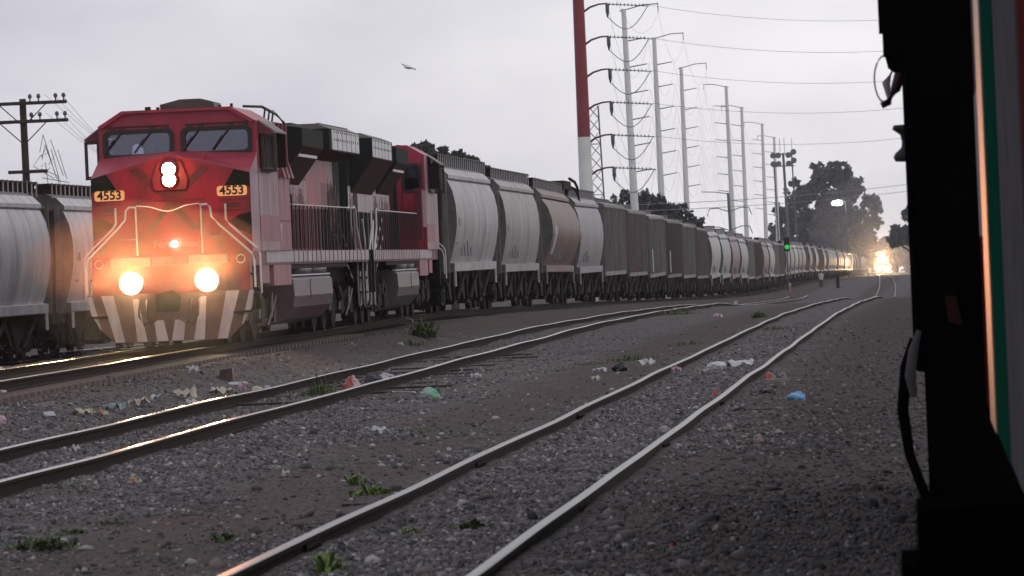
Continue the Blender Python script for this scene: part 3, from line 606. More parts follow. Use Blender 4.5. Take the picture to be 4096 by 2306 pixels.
    for s_ in (-1, 1):
        mb.tube([(s_*x, 10.62, z) for x, z in ((.60, 2.73), (.74, 2.74), (.80, 2.68), (.82, 2.5), (.96, 2.34), (1.56, 1.76), (1.60, 1.62), (1.60, 1.1))], .022, 6)
        mb.tube([(s_*x, 10.30, z) for x, z in ((1.05, 2.74), (1.05, 2.44), (1.12, 2.33), (1.62, 1.86), (1.67, 1.75), (1.67, .98))], .022, 6)
        mb.tube([(s_*.62, 10.60, 2.73), (s_*.62, 10.58, 1.8)], .016, 5); mb.tube([(s_*1.35+.08*math.cos(a), 10.66, 1.66+.08*math.sin(a)) for a in np.linspace(0, 6.29, 12)], .012, 4)
    mb.tube([(x, 10.63, 2.66+.12*(x/.6)**2-.03*math.cos(9*x)) for x in np.linspace(-.6, .6, 13)], .010, 4)
    b_(mb, 'end_handrail', [M['rail_white']])
    # side handrails, posts and steps at the hood end
    for s_ in (-1, 1):
        mb = MB(); xx = s_*1.42
        mb.tube([(xx, 3.7, 2.76), (xx, -8.2, 2.76)], .016, 6, 0)
        for k in range(19):
            y = 3.7-k*.66; mb.tube([(xx, y, 2.76), (xx, y, 1.80)], .018, 5, 1)
        b_(mb, 'side_handrail', [M['rail_white'], M['rail_dark']])
        mb = MB()
        for x0 in (s_*1.42, s_*1.30):
            mb.tube([(x0, -8.2, 2.74), (x0, -8.45, 2.80), (x0, -8.75, 2.74), (x0, -8.8, 2.35), (x0, -9.65, 1.75), (x0, -9.75, 1.6), (x0, -9.75, .55), (x0, -10.0, .45), (x0, -10.25, .55), (x0, -10.25, 1.3)], .024, 6, 0)
        mb.tube([(s_*1.44, -9.9, 2.5), (s_*1.44, -10.3, 2.0), (s_*1.44, -10.4, 1.7), (s_*1.44, -10.4, .6)], .024, 6, 0)
        b_(mb, 'step_handrail', [M['rail_white'], M['under']])
        mb = MB()
        for k in range(4): mb.box(s_*1.15, s_*1.46, -10.6, -9.95, .45+.34*k, .49+.34*k, 1)
        for y in (-10.62, -9.93): mb.box(s_*1.44, s_*1.46, y-.02, y+.02, .4, 1.55, 1)
        b_(mb, 'end_steps', [M['rail_white'], M['under']])
        for zz in (0, -.45):
            mb = MB()
            q_ = [Vector((s_*1.30, -5.6-k*.33, 2.60-.11*k+zz)) for k in range(11)]
            for k in range(10): mb.tube([q_[k], q_[k+1]], .022, 5, k % 2, False)
            b_(mb, 'sloping_handrail', [M['rail_white'], M['rail_dark']])
    mb = MB(); mb.box(1.34, 1.52, 4.4, 4.5, 2.05, 3.45, 0); mb.box(1.46, 1.53, 4.5, 5.9, 2.4, 3.4, 0); b_(mb, 'sand_box', [M['darkred']])
    return root
M['bandgrey'] = mat('bumper_pale', (.20, .16, .165), .6, var=.35, scale=5, dirt=(.10, .05, .05), dirt_amt=.5)
M['bezel'] = mat('lamp_bezel', (.20, .03, .02), .6, var=.1)
M['pinkred'] = mat('sky_lit_red', (.33, .035, .062), .45, var=.25, scale=3)  # nose-top red, paler because it faces up: skylight put into the colour
M['cabred'] = mat('cab_red_paint', (.34, .020, .052), .42, var=.22, scale=2.5, streak=1, dirt=(.16, .04, .06), dirt_amt=.2)
M['xgreen'] = mat('green_line_in_glare', (.13, .018, .018), .5, var=.3)  # green lines coloured red, the lamps' glare put into them
M['greypink'] = mat('grey_pink_paint', (.26, .18, .205), .5, var=.3, streak=4)
M['domegreen'] = mat('dome_dirty', (.060, .055, .045), .6, var=.3)
M['plowgreen'] = mat('plow_dark_paint', (.10, .045, .035), .55, var=.35, scale=4)
def place(o, X, d, z): o.location = (float(X), float(d), float(z))
def yaw(fn, d): return math.atan(float(fn(d+3)-fn(d-3))/6)
loco = build_loco('locomotive', 'leading red locomotive facing us with number boards 4553 and blazing headlights', True)
place(loco, XA(107.15), 107.15, zA(107.15)); loco.rotation_euler = (0, 0, math.pi-yaw(XA, 107.15))
loco.scale = (1.025, 1, 1)
loco2 = build_loco('locomotive', 'second locomotive running backwards, red cab at its far end by the hopper wagons', False)
place(loco2, XA(129.9), 129.9, zA(129.9)); loco2.rotation_euler = (0, 0, -yaw(XA, 129.9))
for ch in list(loco2.children):                                       # lamps of the trailing engine are dark
    for q in [ch]+list(ch.children):
        if q.name.split('.')[0] in ('lens', 'nose_marker_lamp'): q.data.materials.clear(); q.data.materials.append(M['steel'])
        if q.name.split('.')[0] in ('plow', 'end_plate'): q.data.materials[0] = M['black']; q.data.materials[1] = M['under']
        if q.name.split('.')[0] == 'number_board': q.data.materials.clear(); q.data.materials.append(M['grille'])
def lamp_light(name, parent, loc, power, size, cone, blend=.6, col=(1, .30, .10), rx=90, radius=.1):
    l = bpy.data.lights.new(name, 'SPOT'); l.energy = power; l.spot_size = R(cone); l.spot_blend = blend; l.color = col; l.shadow_soft_size = radius
    o = bpy.data.objects.new(name, l); COL.objects.link(o); o.parent = parent; o.location = loc; o.rotation_euler = (R(rx), 0, 0); return o
LP = 3000; FARP = 46000; HAZE = .00013; SMOKE = .0022; HALO_MIST = .0066
# a spot looks along its own -Z: turn it so that it shines along the engine's +y
for x in (-.72, .72):
    lamp_light('ditch_light_beam', loco, (x, 11.0, 1.27), LP, .1, 66, .2, rx=118)
lamp_light('headlight_beam', loco, (0, 10.4, 3.35), LP*.10, .1, 66, .2, rx=118)
def spill(parent, loc, power, col=(1, .50, .20)):
    l = bpy.data.lights.new('lamp_spill', 'POINT'); l.energy = power; l.color = col; l.shadow_soft_size = .12
    o = bpy.data.objects.new('lamp_spill', l); COL.objects.link(o); o.parent = parent; o.location = loc
for x in (-.72, .72): spill(loco, (x, 11.10, 1.27), 24)
spill(loco, (0, 10.60, 3.35), 15)

# ---------------------------------------------------------------- hopper wagons
def hop_mat(name, col, dirt, rough=.36, streak=6):
    m = mat(name, col, .48, var=.14, scale=1.3, streak=streak, dirt=dirt, dirt_amt=.5, rnd=.12, spec=.35); return m
H = {}
H['white'] = hop_mat('hopper_white', (.46, .455, .468), (.22, .205, .205))
H['lilac'] = hop_mat('hopper_lilac_white', (.55, .54, .565), (.32, .30, .31))
H['beige'] = hop_mat('hopper_beige', (.36, .335, .335), (.17, .15, .14))
H['brown'] = hop_mat('hopper_brown', (.235, .165, .140), (.13, .07, .055))
H['lav'] = hop_mat('hopper_lavender_grey', (.31, .30, .325), (.19, .17, .18))
H['olive'] = hop_mat('hopper_olive_grey', (.195, .185, .18), (.09, .075, .07))
H['rust'] = hop_mat('hopper_rust_grey', (.165, .128, .125), (.075, .05, .045))
H['dark'] = hop_mat('hopper_dark_brown', (.105, .07, .068), (.04, .025, .02))
H['pale'] = hop_mat('hopper_pale_grey', (.27, .265, .27), (.11, .09, .085))
H['pinkish'] = hop_mat('hopper_pinkish', (.30, .215, .23), (.16, .09, .09))
M['walk'] = mat('walkway_rust', (.034, .027, .024), .85, spec=.15, var=.4, scale=5)
M['chute'] = mat('chute_grime', (.040, .033, .031), .85, spec=.15, var=.35, scale=3)
M['hframe'] = mat('wagon_end_grey', (.12, .112, .11), .7, spec=.25, var=.3, scale=3)
M['placard'] = mat('wagon_placard', (.45, .44, .45), .6, var=.1)
M['smudge'] = mat('wagon_smudge', (.22, .21, .22), .6, var=.2)
def round_profile(b, eave=3.98):
    q = [(1.50, 1.20), (1.53, 1.22), (1.54, 1.45), (1.40, 1.47), (1.42+b*.15, 1.62), (1.42+b*.62, 2.05), (1.42+b*.95, 2.5), (1.42+b, 2.8), (1.42+b*.92, 3.15), (1.42+b*.6, 3.55), (1.40+b*.12, 3.86), (1.37, eave-.08), (1.46, eave-.05), (1.46, eave+.05), (1.41, eave+.09), (1.25, eave+.26), (.95, eave+.38), (.4, eave+.44)]
    return q
def loft_y(mb, q, y0, y1, ms, smooth_from=3, smooth_to=10):
    full = q+[(-x, z) for x, z in q[::-1]]; n = len(full); k0 = len(q)
    vs = [(x, y0, z) for x, z in full]+[(x, y1, z) for x, z in full]
    big = k0 > 12
    for i in range(n-1):
        j = i if i < k0 else 2*k0-2-i
        if not (big and smooth_from <= j < smooth_to): mb.add([vs[i], vs[i+1], vs[n+i+1], vs[n+i]], [(0, 1, 2, 3)], ms, False)
    if big:
        for a, b in ((smooth_from, smooth_to), (2*k0-1-smooth_to, 2*k0-1-smooth_from)):
            m_ = b-a+1; mb.add(vs[a:b+1]+vs[n+a:n+b+1], [(i, i+1, m_+i+1, m_+i) for i in range(m_-1)], ms, True)
    mb.add([vs[0], vs[n-1], vs[2*n-1], vs[n]], [(3, 2, 1, 0)], ms)
    mb.add(vs[:n], [tuple(range(n))[::-1]], 1); mb.add(vs[n:], [tuple(range(n))], 1)
def build_hopper(kind, colour, detail=2, bulge=.20, placard=None):
    root = empty('hopper_wagon'); body = MB()
    if kind == 'round':
        loft_y(body, round_profile(bulge), -7.15, 7.15, 0)
        for s_ in (-1, 1):
            for k in range(4): y = 5.6-k*1.0; body.box(s_*(1.425+bulge*.7), s_*(1.46+bulge*.72), y, y-.03, 1.65, 1.9+.1*(k % 3), 2)
            pf = [(x+.006, z) for x, z in round_profile(bulge)[3:11]]
            for y in (-4.6, -2.3, 0, 2.3, 4.6):                            # weld seams
                n_ = len(pf); body.add([(s_*x, yy, z) for yy in (y-.018, y+.018) for x, z in pf], [(i, i+1, n_+i+1, n_+i) for i in range(n_-1)], 2)
            for y, z in ((6.1, 2.55), (6.1, 2.0)): xq = 1.42+bulge*(.97 if z > 2.3 else .58); body.box(s_*(xq-.03), s_*(xq+.012), y, y+.42, z, z+.22, 2)
            for y in (-6.9, 6.9): body.box(s_*1.50, s_*1.545, y-.1, y+.1, .78, 1.2, 0)
    elif kind == 'ribbed':
        q = [(1.44, 1.14), (1.46, 1.16), (1.46, 1.32), (1.42, 1.34), (1.42, 4.10), (1.50, 4.12), (1.50, 4.24), (1.40, 4.28), (.9, 4.40), (.3, 4.45)]
        loft_y(body, q, -7.5, 7.5, 0)
        for s_ in (-1, 1):
            for k in range(17): y = -7.2+k*.9; body.box(s_*1.415, s_*1.51, y-.06, y+.06, 1.34, 4.11, 0)
            if placard: body.box(s_*1.512, s_*1.516, 5.2, 6.0, 1.45, 2.6, 2)
    if placard and kind == 'round':
        pass
    body.build('body', [H[colour], M['hframe'], M['placard'] if kind == 'ribbed' else M['smudge']], root)
    if placard and kind == 'round':
        mb = MB(); pr = [(1.42+bulge*f+.012, z) for z, f in ((1.85, .42), (2.2, .74), (2.6, .985), (2.9, .985))]
        for s_ in (-1,): mb.add([(s_*x, y, z) for x, z in pr for y in (5.0, 6.2)], [(2*i, 2*i+1, 2*i+3, 2*i+2) for i in range(3)], 0); 
        mb.build('placard', [M['placard']], root)
    top = 4.42 if kind == 'ribbed' else 4.45
    mb = MB()
    for s_ in (-1, 1):
        xx = s_*(1.02 if kind == 'round' else .55); mb.box(xx-.22, xx+.22, -8.0, 8.0, top+.12, top+.17, 0)
        if detail == 2:
            for k in range(24): y = -7.8+k*.67; mb.box(xx+s_*.20, xx+s_*.23, y-.012, y+.012, top-.22 if kind == 'round' else top-.05, top+.19, 1)
        for k in range(12): y = -7.6+k*1.38; mb.box(xx-.2, xx+.2, y-.03, y+.03, top-.1, top+.12, 0)
    for k in range(3): mb.box(-.4, .4, -5+k*4.2, -4.2+k*4.2, top-.05, top+.12, 0)
    mb.build('roof_walkway', [M['walk'], M['placard']], root)
    for sg in (-1, 1):
        mb = MB(); e = sg*8.1
        mb.box(-1.48, 1.48, sg*7.95, sg*8.25, .92, 1.18, 1); mb.box(-.3, .3, sg*5.2, sg*8.0, .78, 1.15, 1)
        for s_ in (-1, 1):
            mb.box(s_*1.34, s_*1.47, sg*7.98, sg*8.12, 1.18, 4.02, 0); mb.box(s_*1.38, s_*1.42, sg*7.35, sg*7.40, 1.18, 4.0, 0)
            for k in range(9): mb.box(s_*1.385, s_*1.415, sg*7.40, sg*7.98, 1.3+k*.33, 1.325+k*.33, 0)
            mb.box(s_*.4, s_*.5, sg*7.16, sg*8.0, 1.2, 1.3, 1); mb.tube([(s_*1.2, sg*7.2, 3.6), (s_*1.2, sg*8.0, 1.2)], .05, 5, 1)
        mb.box(-1.4, 1.4, sg*7.2, sg*8.05, 3.9, 4.0, 0)
        mb.build('end_frame', [M['hframe'], M['chute']], root)
        if detail: mb = MB(); mb.box(-.13, .13, sg*8.2, sg*8.86, .76, .98); mb.build('coupler', [M['under']], root)
    for yc in (-4.3, 0, 4.3) if kind == 'round' else (-3.2, 1.0, 4.8):
        mb = MB(); mb.prism([(yc-2.0, 1.24), (yc+2.0, 1.24), (yc+.45, .34), (yc-.45, .34)], 'x', -1.15, 1.15, 0); mb.box(-1.25, 1.25, yc-.5, yc+.5, .24, .36, 1)
        for s_ in (-1, 1): mb.tube([(s_*1.36, yc-2.1, 1.2), (s_*1.25, yc-.55, .36)], .06, 5, 0); mb.tube([(s_*1.36, yc+2.1, 1.2), (s_*1.25, yc+.55, .36)], .06, 5, 0)
        mb.build('hopper_chute', [M['chute'], M['under']], root)
    for yc in (-6.35, 6.35):
        mb = MB()
        for s_ in (-1, 1):
            mb.prism([(yc-1.15, .50), (yc-.9, .66), (yc-.4, .86), (yc+.4, .86), (yc+.9, .66), (yc+1.15, .50), (yc+.9, .40), (yc+.35, .24), (yc-.35, .24), (yc-.9, .40)], 'x', s_*.93, s_*1.08, 0)
            mb.box(s_*.9, s_*1.12, yc-.22, yc+.22, .36, .66, 1)
            for dy in (-.88, .88): mb.cyl((s_*1.09, yc+dy, .48), 'x', .13, .1, 10, 1)
        mb.box(-.95, .95, yc-.2, yc+.2, .5, .78, 0)
        o = mb.build('bogie', [M['under'], M['black']], root)
        for dy in (-.88, .88):
            w = MB(); wheelset(w, yc+dy, .455); w.build('wheelset', [M['wheel']], o)
    return root
protos = {}
def wagon(kind, colour, bulge=.20, placard=None, detail=2):
    key = (kind, colour, bulge, placard, detail)
    if key not in protos: protos[key] = build_hopper(kind, colour, detail, bulge, placard); return protos[key]
    return copy_tree(protos[key])
ordw = ['first', 'second', 'third', 'fourth', 'fifth', 'sixth', 'seventh', 'eighth', 'ninth', 'tenth', 'eleventh', 'twelfth', 'thirteenth', 'fourteenth', 'fifteenth', 'sixteenth', 'seventeenth', 'eighteenth', 'nineteenth', 'twentieth']
TR = [('round', 'white', .24), ('round', 'beige', .20), ('round', 'brown', .42, True), ('round', 'lav', .20), ('ribbed', 'olive', 0), ('ribbed', 'rust', 0), ('ribbed', 'olive', 0, True), ('ribbed', 'dark', 0, True), ('ribbed', 'olive', 0), ('ribbed', 'rust', 0),
      ('round', 'white', .20), ('round', 'white', .20), ('round', 'pinkish', .20), ('round', 'white', .20), ('ribbed', 'pale', 0), ('ribbed', 'dark', 0), ('round', 'pinkish', .20), ('round', 'white', .20), ('ribbed', 'pale', 0), ('ribbed', 'rust', 0)]
kinds_txt = {'white': 'bulging white', 'beige': 'bulging beige', 'brown': 'round bellied brown streaked', 'lav': 'lavender grey', 'olive': 'ribbed olive grey', 'rust': 'ribbed rusty', 'dark': 'ribbed dark brown', 'pale': 'ribbed pale grey', 'pinkish': 'pinkish'}
rw_ = random.Random(11)
D0, PITCH, NW = 143.2, 17.7, 62
for k in range(NW):
    if k < len(TR): t = TR[k]
    else: t = rw_.choice([('round', 'white', .20), ('round', 'lav', .20), ('ribbed', 'pale', 0), ('ribbed', 'rust', 0), ('round', 'pinkish', .20), ('ribbed', 'olive', 0), ('round', 'beige', .20)])
    w = wagon(t[0], t[1], t[2], t[3] if len(t) > 3 else None, 2)
    d = D0+PITCH*(k+.5); place(w, XA(d), d, zA(d)); w.rotation_euler = (rw_.uniform(-.006, .006), 0, math.pi-yaw(XA, d))
    if k < 20: lab = f'{kinds_txt[t[1]]} hopper wagon, {ordw[k]} wagon behind the locomotives'
    else: lab = 'distant hopper wagon far down the long freight train, catching the oncoming headlight'
    tag(w, lab, 'hopper wagon', 'hopper wagons of the long freight train')
for k, lab in enumerate(('pale hopper wagon at the far left edge, nearest on the left hand track', 'pale hopper wagon half hidden behind the leading locomotive, on the left hand track')):
    w = wagon('round', 'lilac', .24); d = 131.0-8.85+k*17.7; place(w, XZ(d), d, zA(d)-.65); w.rotation_euler = (0, 0, math.pi-yaw(XZ, d)); tag(w, lab, 'hopper wagon', 'hopper wagons on the left hand track')
# rusty platform lying on the roofs between the third and fourth wagons
d = D0+PITCH*3; mb = MB(); mb.box(-.9, 1.3, -2.2, 2.0, 0, .08); mb.box(-.9, 1.3, -2.2, -2.1, -.2, 0); mb.box(1.2, 1.3, -2.2, 2.0, -.25, 0)
pr_ = empty('roof_platform', (0, 0, 0)); mb.build('plate', [M['walk']], pr_); 
mb = MB(); mb.tube([(1.25, 2.0, .2), (1.25, 5.0, .1), (1.3, 5.6, -.1), (1.35, 5.9, -.8)], .06, 6); mb.tube([(1.25, 2.2, -.12), (1.25, 5.0, -.18), (1.3, 5.6, -.4)], .05, 6); mb.build('bent_rail', [M['walk']], pr_)
place(pr_, XA(d), d, zA(d)+4.72); pr_.rotation_euler = (0, 0, -yaw(XA, d)); tag(pr_, 'rusty bent platform on the roofs between brown and lavender grey hopper wagons', 'platform')

# ---------------------------------------------------------------- oncoming train far down the line
far = copy_tree(loco, skip=('number_board', 'nose_lettering', 'ditch_light_beam', 'headlight_beam', 'lamp_spill', 'lens', 'nose_marker_lamp'))
DF = 1000.0; place(far, XC(DF), DF, zC(DF)); far.rotation_euler = (0, 0, math.pi-.074)
tag(far, 'oncoming locomotive far down the track, hidden behind its blazing headlight', 'locomotive', 'distant oncoming train')
for (x, y, z, r) in ((-.72, 10.98, 1.27, .42), (.72, 10.98, 1.27, .42), (0, 10.45, 3.35, .48)):
    mb = MB(); mb.cyl((x, y, z), 'y', r, .06, 20); mb.build('headlight_lens', [M['lamp_far']], far)  # lenses oversized: the headlight's bloom is built into their discs
for x, y, z, k in ((-.72, 11.1, 1.35, .4), (.72, 11.1, 1.35, .4), (0, 10.6, 3.35, 1.0)):
    lamp_light('far_headlight_beam', far, (x, y, z), FARP*k, .2, 32, 1, col=(1, .60, .30), rx=91, radius=.2)

# ---------------------------------------------------------------- pole line, masts, wires
M['poleconc'] = mat('pole_pale', (.80, .80, .80), .6, var=.10, scale=.6, streak=3)
M['polered'] = mat('pole_red', (.24, .022, .035), .5, var=.15, scale=.6)
M['polewhite'] = mat('pole_white', (.80, .80, .76), .6, var=.12, scale=.6)
M['armgrey'] = mat('arm_grey', (.13, .13, .145), .6)
M['wire'] = mat('wire_dark', (.20, .20, .21), .6)
M['armred'] = mat('arm_dark_red', (.09, .018, .028), .6)
M['insul'] = mat('insulator_blue', (.06, .085, .12), .4)
M['woodpole'] = mat('tarred_wood', (.030, .022, .022), .85, var=.4, scale=4)
def gz_at(p): return G(p.x, p.y)
pdist = [346+77*i for i in range(8)]
ptop = [(577, -30), (623.5, 9), (654, 37.5), (681, 67), (726, 86), (741.5, 107), (762, 123.5), (774, 137)]
pbot = [(586, 188), (636, 210), (662, 200), (687, 214), (734, 236), (747, 243), (766, 241), (778, 243)]
SP = 2.22; tips = []
for i, d in enumerate(pdist):
    top = P(*ptop[i], d); bx = P(*pbot[i], d).x; zb = gz_at(Vector((bx, d, 0)))-.5
    # base follows the line of the visible shaft straight down
    pb = P(*pbot[i], d); f_ = (zb-top.z)/(pb.z-top.z); base = Vector((top.x+(pb.x-top.x)*1.0, d, zb)); base.x = pb.x+.0
    root = empty('power_pole', (base.x, base.y, base.z)); sgn = 1 if i < 4 else -1
    hgt = top.z-zb; lean = top.x-base.x
    at = lambda z: Vector((lean*(z-zb)/hgt, 0, z-zb))
    if i == 0:
        zs = P(586, 137, d).z; r0_, r1_ = .52, .38; rs = r0_+(r1_-r0_)*(zs-zb)/hgt
        mb = MB(); mb.tube([at(zb), at(zs)], [r0_, rs], 20); mb.build('lower_shaft', [M['polewhite']], root)
        mb = MB(); mb.tube([at(zs), at(top.z)], [rs, r1_], 20); mb.build('upper_shaft', [M['polered']], root)
    else:
        mb = MB(); mb.tube([at(zb), at(top.z)], [.40, .20], 16); mb.build('shaft', [M['poleconc']], root)
    tip = []
    z1 = P(577, 7 if i == 0 else 0, d).z if i == 0 else top.z-SP*1.15
    narm = 6 if i == 0 else 6
    for k in range(narm):
        z = z1-SP*k*(1 if i else 1.02); a = at(z); mb = MB(); ln = 1.9 if i else 2.0
        if i == 0: mb.tube([a+Vector((.35, 0, -.35)), a+Vector((.8, 0, -.05)), a+Vector((1.4, 0, .12)), a+Vector((ln, 0, .15))], [.08, .07, .06, .05], 8)
        else: mb.tube([a+Vector((sgn*.15, 0, -.18)), a+Vector((sgn*ln*.9, 0, .05))], [.06, .045], 6)
        o = mb.build('arm', [M['armred'] if i == 0 else M['armgrey']], root)
        e_ = a+Vector((sgn*ln, 0, .1)); tip.append(Vector((base.x, d, zb))+e_)
        if i == 0:
            mb = MB(); mb.lathe([(.05, .05), (.13, 0), (.13, -.5), (.05, -.9), (.02, -.95)], e_+Vector((-.02, 0, 0)), 8); mb.build('insulator', [M['insul']], o)
            mb = MB()
            for j in range(10): mb.tube([e_+Vector((.1+j*.26, 0, -.02*j)), e_+Vector((.16+j*.26, 0, -.02*j))], .10, 8)
            mb.tube([e_, e_+Vector((2.9, 0, -.25))], .03, 5); mb.build('tension_insulator', [M['armgrey']], o)
            mb = MB(); mb.tube([e_+Vector((0, 0, -.9))+(Vector((2.8*t, 0, -.75*math.sin(math.pi*t)*1.6+.7*t))) for t in np.linspace(0, 1, 12)], .028, 4); mb.build('jumper_loop', [M['wire']], o)
    if i:
        a = at(top.z-.1); mb = MB(); mb.tube([a+Vector((-sgn*.35, 0, -.08)), a+Vector((sgn*.5, 0, .1)), a+Vector((sgn*1.6, 0, .38)), a+Vector((sgn*2.9, 0, .42))], .05, 6); mb.tube([a+Vector((sgn*2.9, 0, .5)), a+Vector((sgn*2.92, 0, -.3))], .04, 5); mb.build('ground_wire_arm', [M['armgrey']], root)
        tip.append(Vector((base.x, d, zb))+a+Vector((sgn*2.9, 0, -.3)))
    else: tip.append(Vector((base.x+2, d, top.z)))
    lab = ['tall thick power pole, red above and white below, nearest of the line', 'pale power pole just right of the thick red and white one', 'pale power pole third along the line, second behind the red and white pole', 'pale power pole with right hand arms, farthest of those reaching right', 'pale power pole with left hand arms, nearest of those reaching left', 'pale power pole next behind the nearest left armed pole', 'slim distant power pole two left of the tall floodlight mast', 'slimmest far power pole beside the floodlight mast'][i]
    tag(root, lab, 'power pole', 'power poles in a row behind the freight train'); tips.append(tip)
def wire(name, pts, r, lab, grp=None):
    mb = MB(); mb.tube(pts, r, 3, 0, False); o = mb.build(name, [M['wire']]); tag(o, lab, 'wire', grp); return o
for k in range(7):
    pts = []
    for i in range(len(tips)-1):
        a, b = tips[i][k], tips[i+1][k]
        for t in np.linspace(0, 1, 15)[:-1]: p = a.lerp(b, t); pts.append(p-Vector((0, 0, (4.2 if k < 6 else 3.0)*4*t*(1-t))))
    wire('power_line', pts, .010, f'thin conductor sagging from pole to pole, {ordw[k]} from the top arm' if k < 6 else 'thin ground wire sagging along the tips of the top arms', 'wires along the power poles')
hz = [(7, 657, 11, 890, 19), (40, 617, 40, 890, 50), (73, 618, 73, 890, 80), (105, 620, 105, 890, 108), (136, 621, 135, 890, 138)]
for k, (y0, x1, y1, x2, y2) in enumerate(hz):
    a = tips[0][k+0]+Vector((2.9, 0, -.2)); b = P(905, y2, 330); b2 = P(1060, y2-4, 320)
    pts = [a.lerp(b, t)-Vector((0, 0, .5*4*t*(1-t))) for t in np.linspace(0, 1, 12)]+[b2]
    wire('cross_wire', pts, .014, f'thin wire crossing the sky to the right, {ordw[k]} from the top', 'wires crossing to the right of the red pole')
for k, (a, b, d0, d1, lab) in enumerate((((590, 206), (1010, 168), 420, 640, 'faint low wire crossing in front of the trees, upper of two'), ((560, 213), (1010, 176), 420, 620, 'faint low wire crossing in front of the trees, lower of two'))):
    A_, B_ = P(*a, d0), P(*b, d1); wire('cross_wire', [A_.lerp(B_, t)-Vector((0, 0, .9*4*t*(1-t))) for t in np.linspace(0, 1, 14)], .03, lab, 'low crossing wires')
# lattice mast behind the red pole
def lattice(name, lab, xy_top, xy_bot, d, w0, w1, cat, grp=None):
    t_, b0 = P(*xy_top, d), P(*xy_bot, d); zb = G(b0.x, d)-.5; h = t_.z-zb; root = empty(name, (b0.x, d, zb)); tag(root, lab, cat, grp); lean = t_.x-b0.x
    mb = MB(); n = 16
    def c(sx_, sy_, f): w = w0+(w1-w0)*f; return Vector((lean*f+sx_*w/2, sy_*w/2, h*f))
    for sx_, sy_ in ((-1, -1), (1, -1), (1, 1), (-1, 1)): mb.tube([c(sx_, sy_, 0), c(sx_, sy_, 1)], .05, 4)
    mb.build('legs', [M['armgrey']], root); mb = MB()
    for j in range(n):
        f0, f1 = j/n, (j+1)/n
        for (p, q) in (((-1, -1), (1, -1)), ((1, -1), (1, 1)), ((1, 1), (-1, 1)), ((-1, 1), (-1, -1))):
            mb.tube([c(*p, f0), c(*q, f1)], .028, 3); mb.tube([c(*q, f0), c(*p, f1)], .028, 3)
            if j % 4 == 0: mb.tube([c(*p, f1), c(*q, f1)], .03, 3)
    mb.build('bracing', [M['armgrey']], root); return root
lattice('lattice_mast', 'slim steel lattice mast standing just right of the red and white pole', (593, 106), (600, 195), 372, .95, .75, 'lattice mast')
# distribution pole with drooping arms
d = 560; t_ = P(728, 193, d); zb = G(t_.x+.3, d)-.5; root = empty('distribution_pole', (t_.x+.25, d, zb)); tag(root, 'short dark pole with drooping insulator arms, left of a pale power pole', 'power pole')
h = t_.z-zb; mb = MB(); mb.tube([(0, 0, 0), (-.25, 0, h)], [.22, .15], 10); mb.build('shaft', [M['armgrey']], root)
mb = MB(); mb.tube([(-.25, 0, h-.1), (-1.6, 0, h+.15), (-3.2, 0, h+.25)], .05, 5); mb.build('arm', [M['armgrey']], root)
for k in range(4):
    for s_ in (-1, 1):
        z = h-1.9-k*2.1; mb = MB(); mb.tube([(-.2, 0, z-.2), (s_*1.3-.2, 0, z+.25), (s_*2.2-.2, 0, z+.2), (s_*2.5-.2, 0, z-.6)], .055, 5); mb.build('arm', [M['armgrey']], root)
# floodlight mast
d = 880; t_ = P(783, 153, d); zb = G(t_.x, d)-.5; root = empty('floodlight_mast', (t_.x, d, zb)); tag(root, 'tall floodlight mast with clusters of round lamps left of the big tree', 'floodlight mast'); h = t_.z-zb
mb = MB(); mb.tube([(.5, 0, 0), (0, 0, h)], [.30, .22], 10); mb.tube([(-1.3, 0, 0), (-1.7, 0, h-2)], .14, 6); mb.tube([(1.9, 0, 0), (1.5, 0, h)], .14, 6); mb.box(-1.9, 1.9, -.2, .2, h-2.4, h-2.2); mb.box(-1.9, 1.9, -.2, .2, h-.3, h-.1); mb.build('mast', [M['armgrey']], root)
for x in (-1.8, -.9, .9, 1.8):
    for z in (h-1.9, h-.4): mb = MB(); mb.cyl((x, -.4, z+(.5 if x > 1 else 0)), 'y', .52, .5, 14); mb.build('floodlight', [M['armgrey']], root)
for x in (-.5, .3, 1.6): mb = MB(); mb.tube([(x, 0, h-.2), (x-.05, 0, h+2.6)], .04, 4); mb.build('lightning_rod', [M['armgrey']], root)
# lit street lamp before the tree
d = 930; t_ = P(837, 203, d); zb = G(t_.x, d)-.5; root = empty('street_lamp', (t_.x, d, zb)); tag(root, 'lit white street lamp in front of the big tree', 'street lamp'); h = t_.z-zb
mb = MB(); mb.tube([(1.6, 0, 0), (1.6, 0, h), (1.2, 0, h+.5), (0, 0, h+.55)], [.14, .1, .07, .06], 8); mb.build('post', [M['armgrey']], root)
mb = MB(); mb.lathe([(0, -.45), (.8, -.42), (1.05, 0), (.7, .4), (0, .5)], (0, -.1, h), 16); mb.build('lamp_head', [M['lamp_white']], root)
# signal with a green light, switch stand, trackside stump
d = 470; t_ = P(787, 247, d); zb = G(t_.x, d); root = empty('signal_mast', (t_.x, d, zb)); tag(root, 'slim signal mast showing a green light beside the freight wagons', 'signal'); h = t_.z-zb
mb = MB(); mb.tube([(0, .25, 0), (0, .25, h+2.2)], .07, 6); mb.build('post', [M['armgrey']], root)
mb = MB(); mb.box(-.26, .26, .02, .3, h-.4, h+.9); mb.build('signal_head', [M['black']], root)
mb = MB(); mb.cyl((0, -.02, h), 'y', .21, .1, 16); mb.build('lens', [M['lamp_green']], root)
def gpt(px, py):                                                     # where the line of sight meets the ground
    a, b = ray(px, py); lo = 20.0
    for d in np.concatenate([np.arange(22, 200, .25), np.arange(200, 1400, 2)]):
        if CZ+b*d <= G(a*d, d): return Vector((a*d, d, G(a*d, d)))
    return Vector((a*600, 600, G(a*600, 600)))
p = gpt(790.5, 294.5); root = empty('switch_stand', p); tag(root, 'small white topped switch stand on an orange base beside the wagons', 'switch stand')
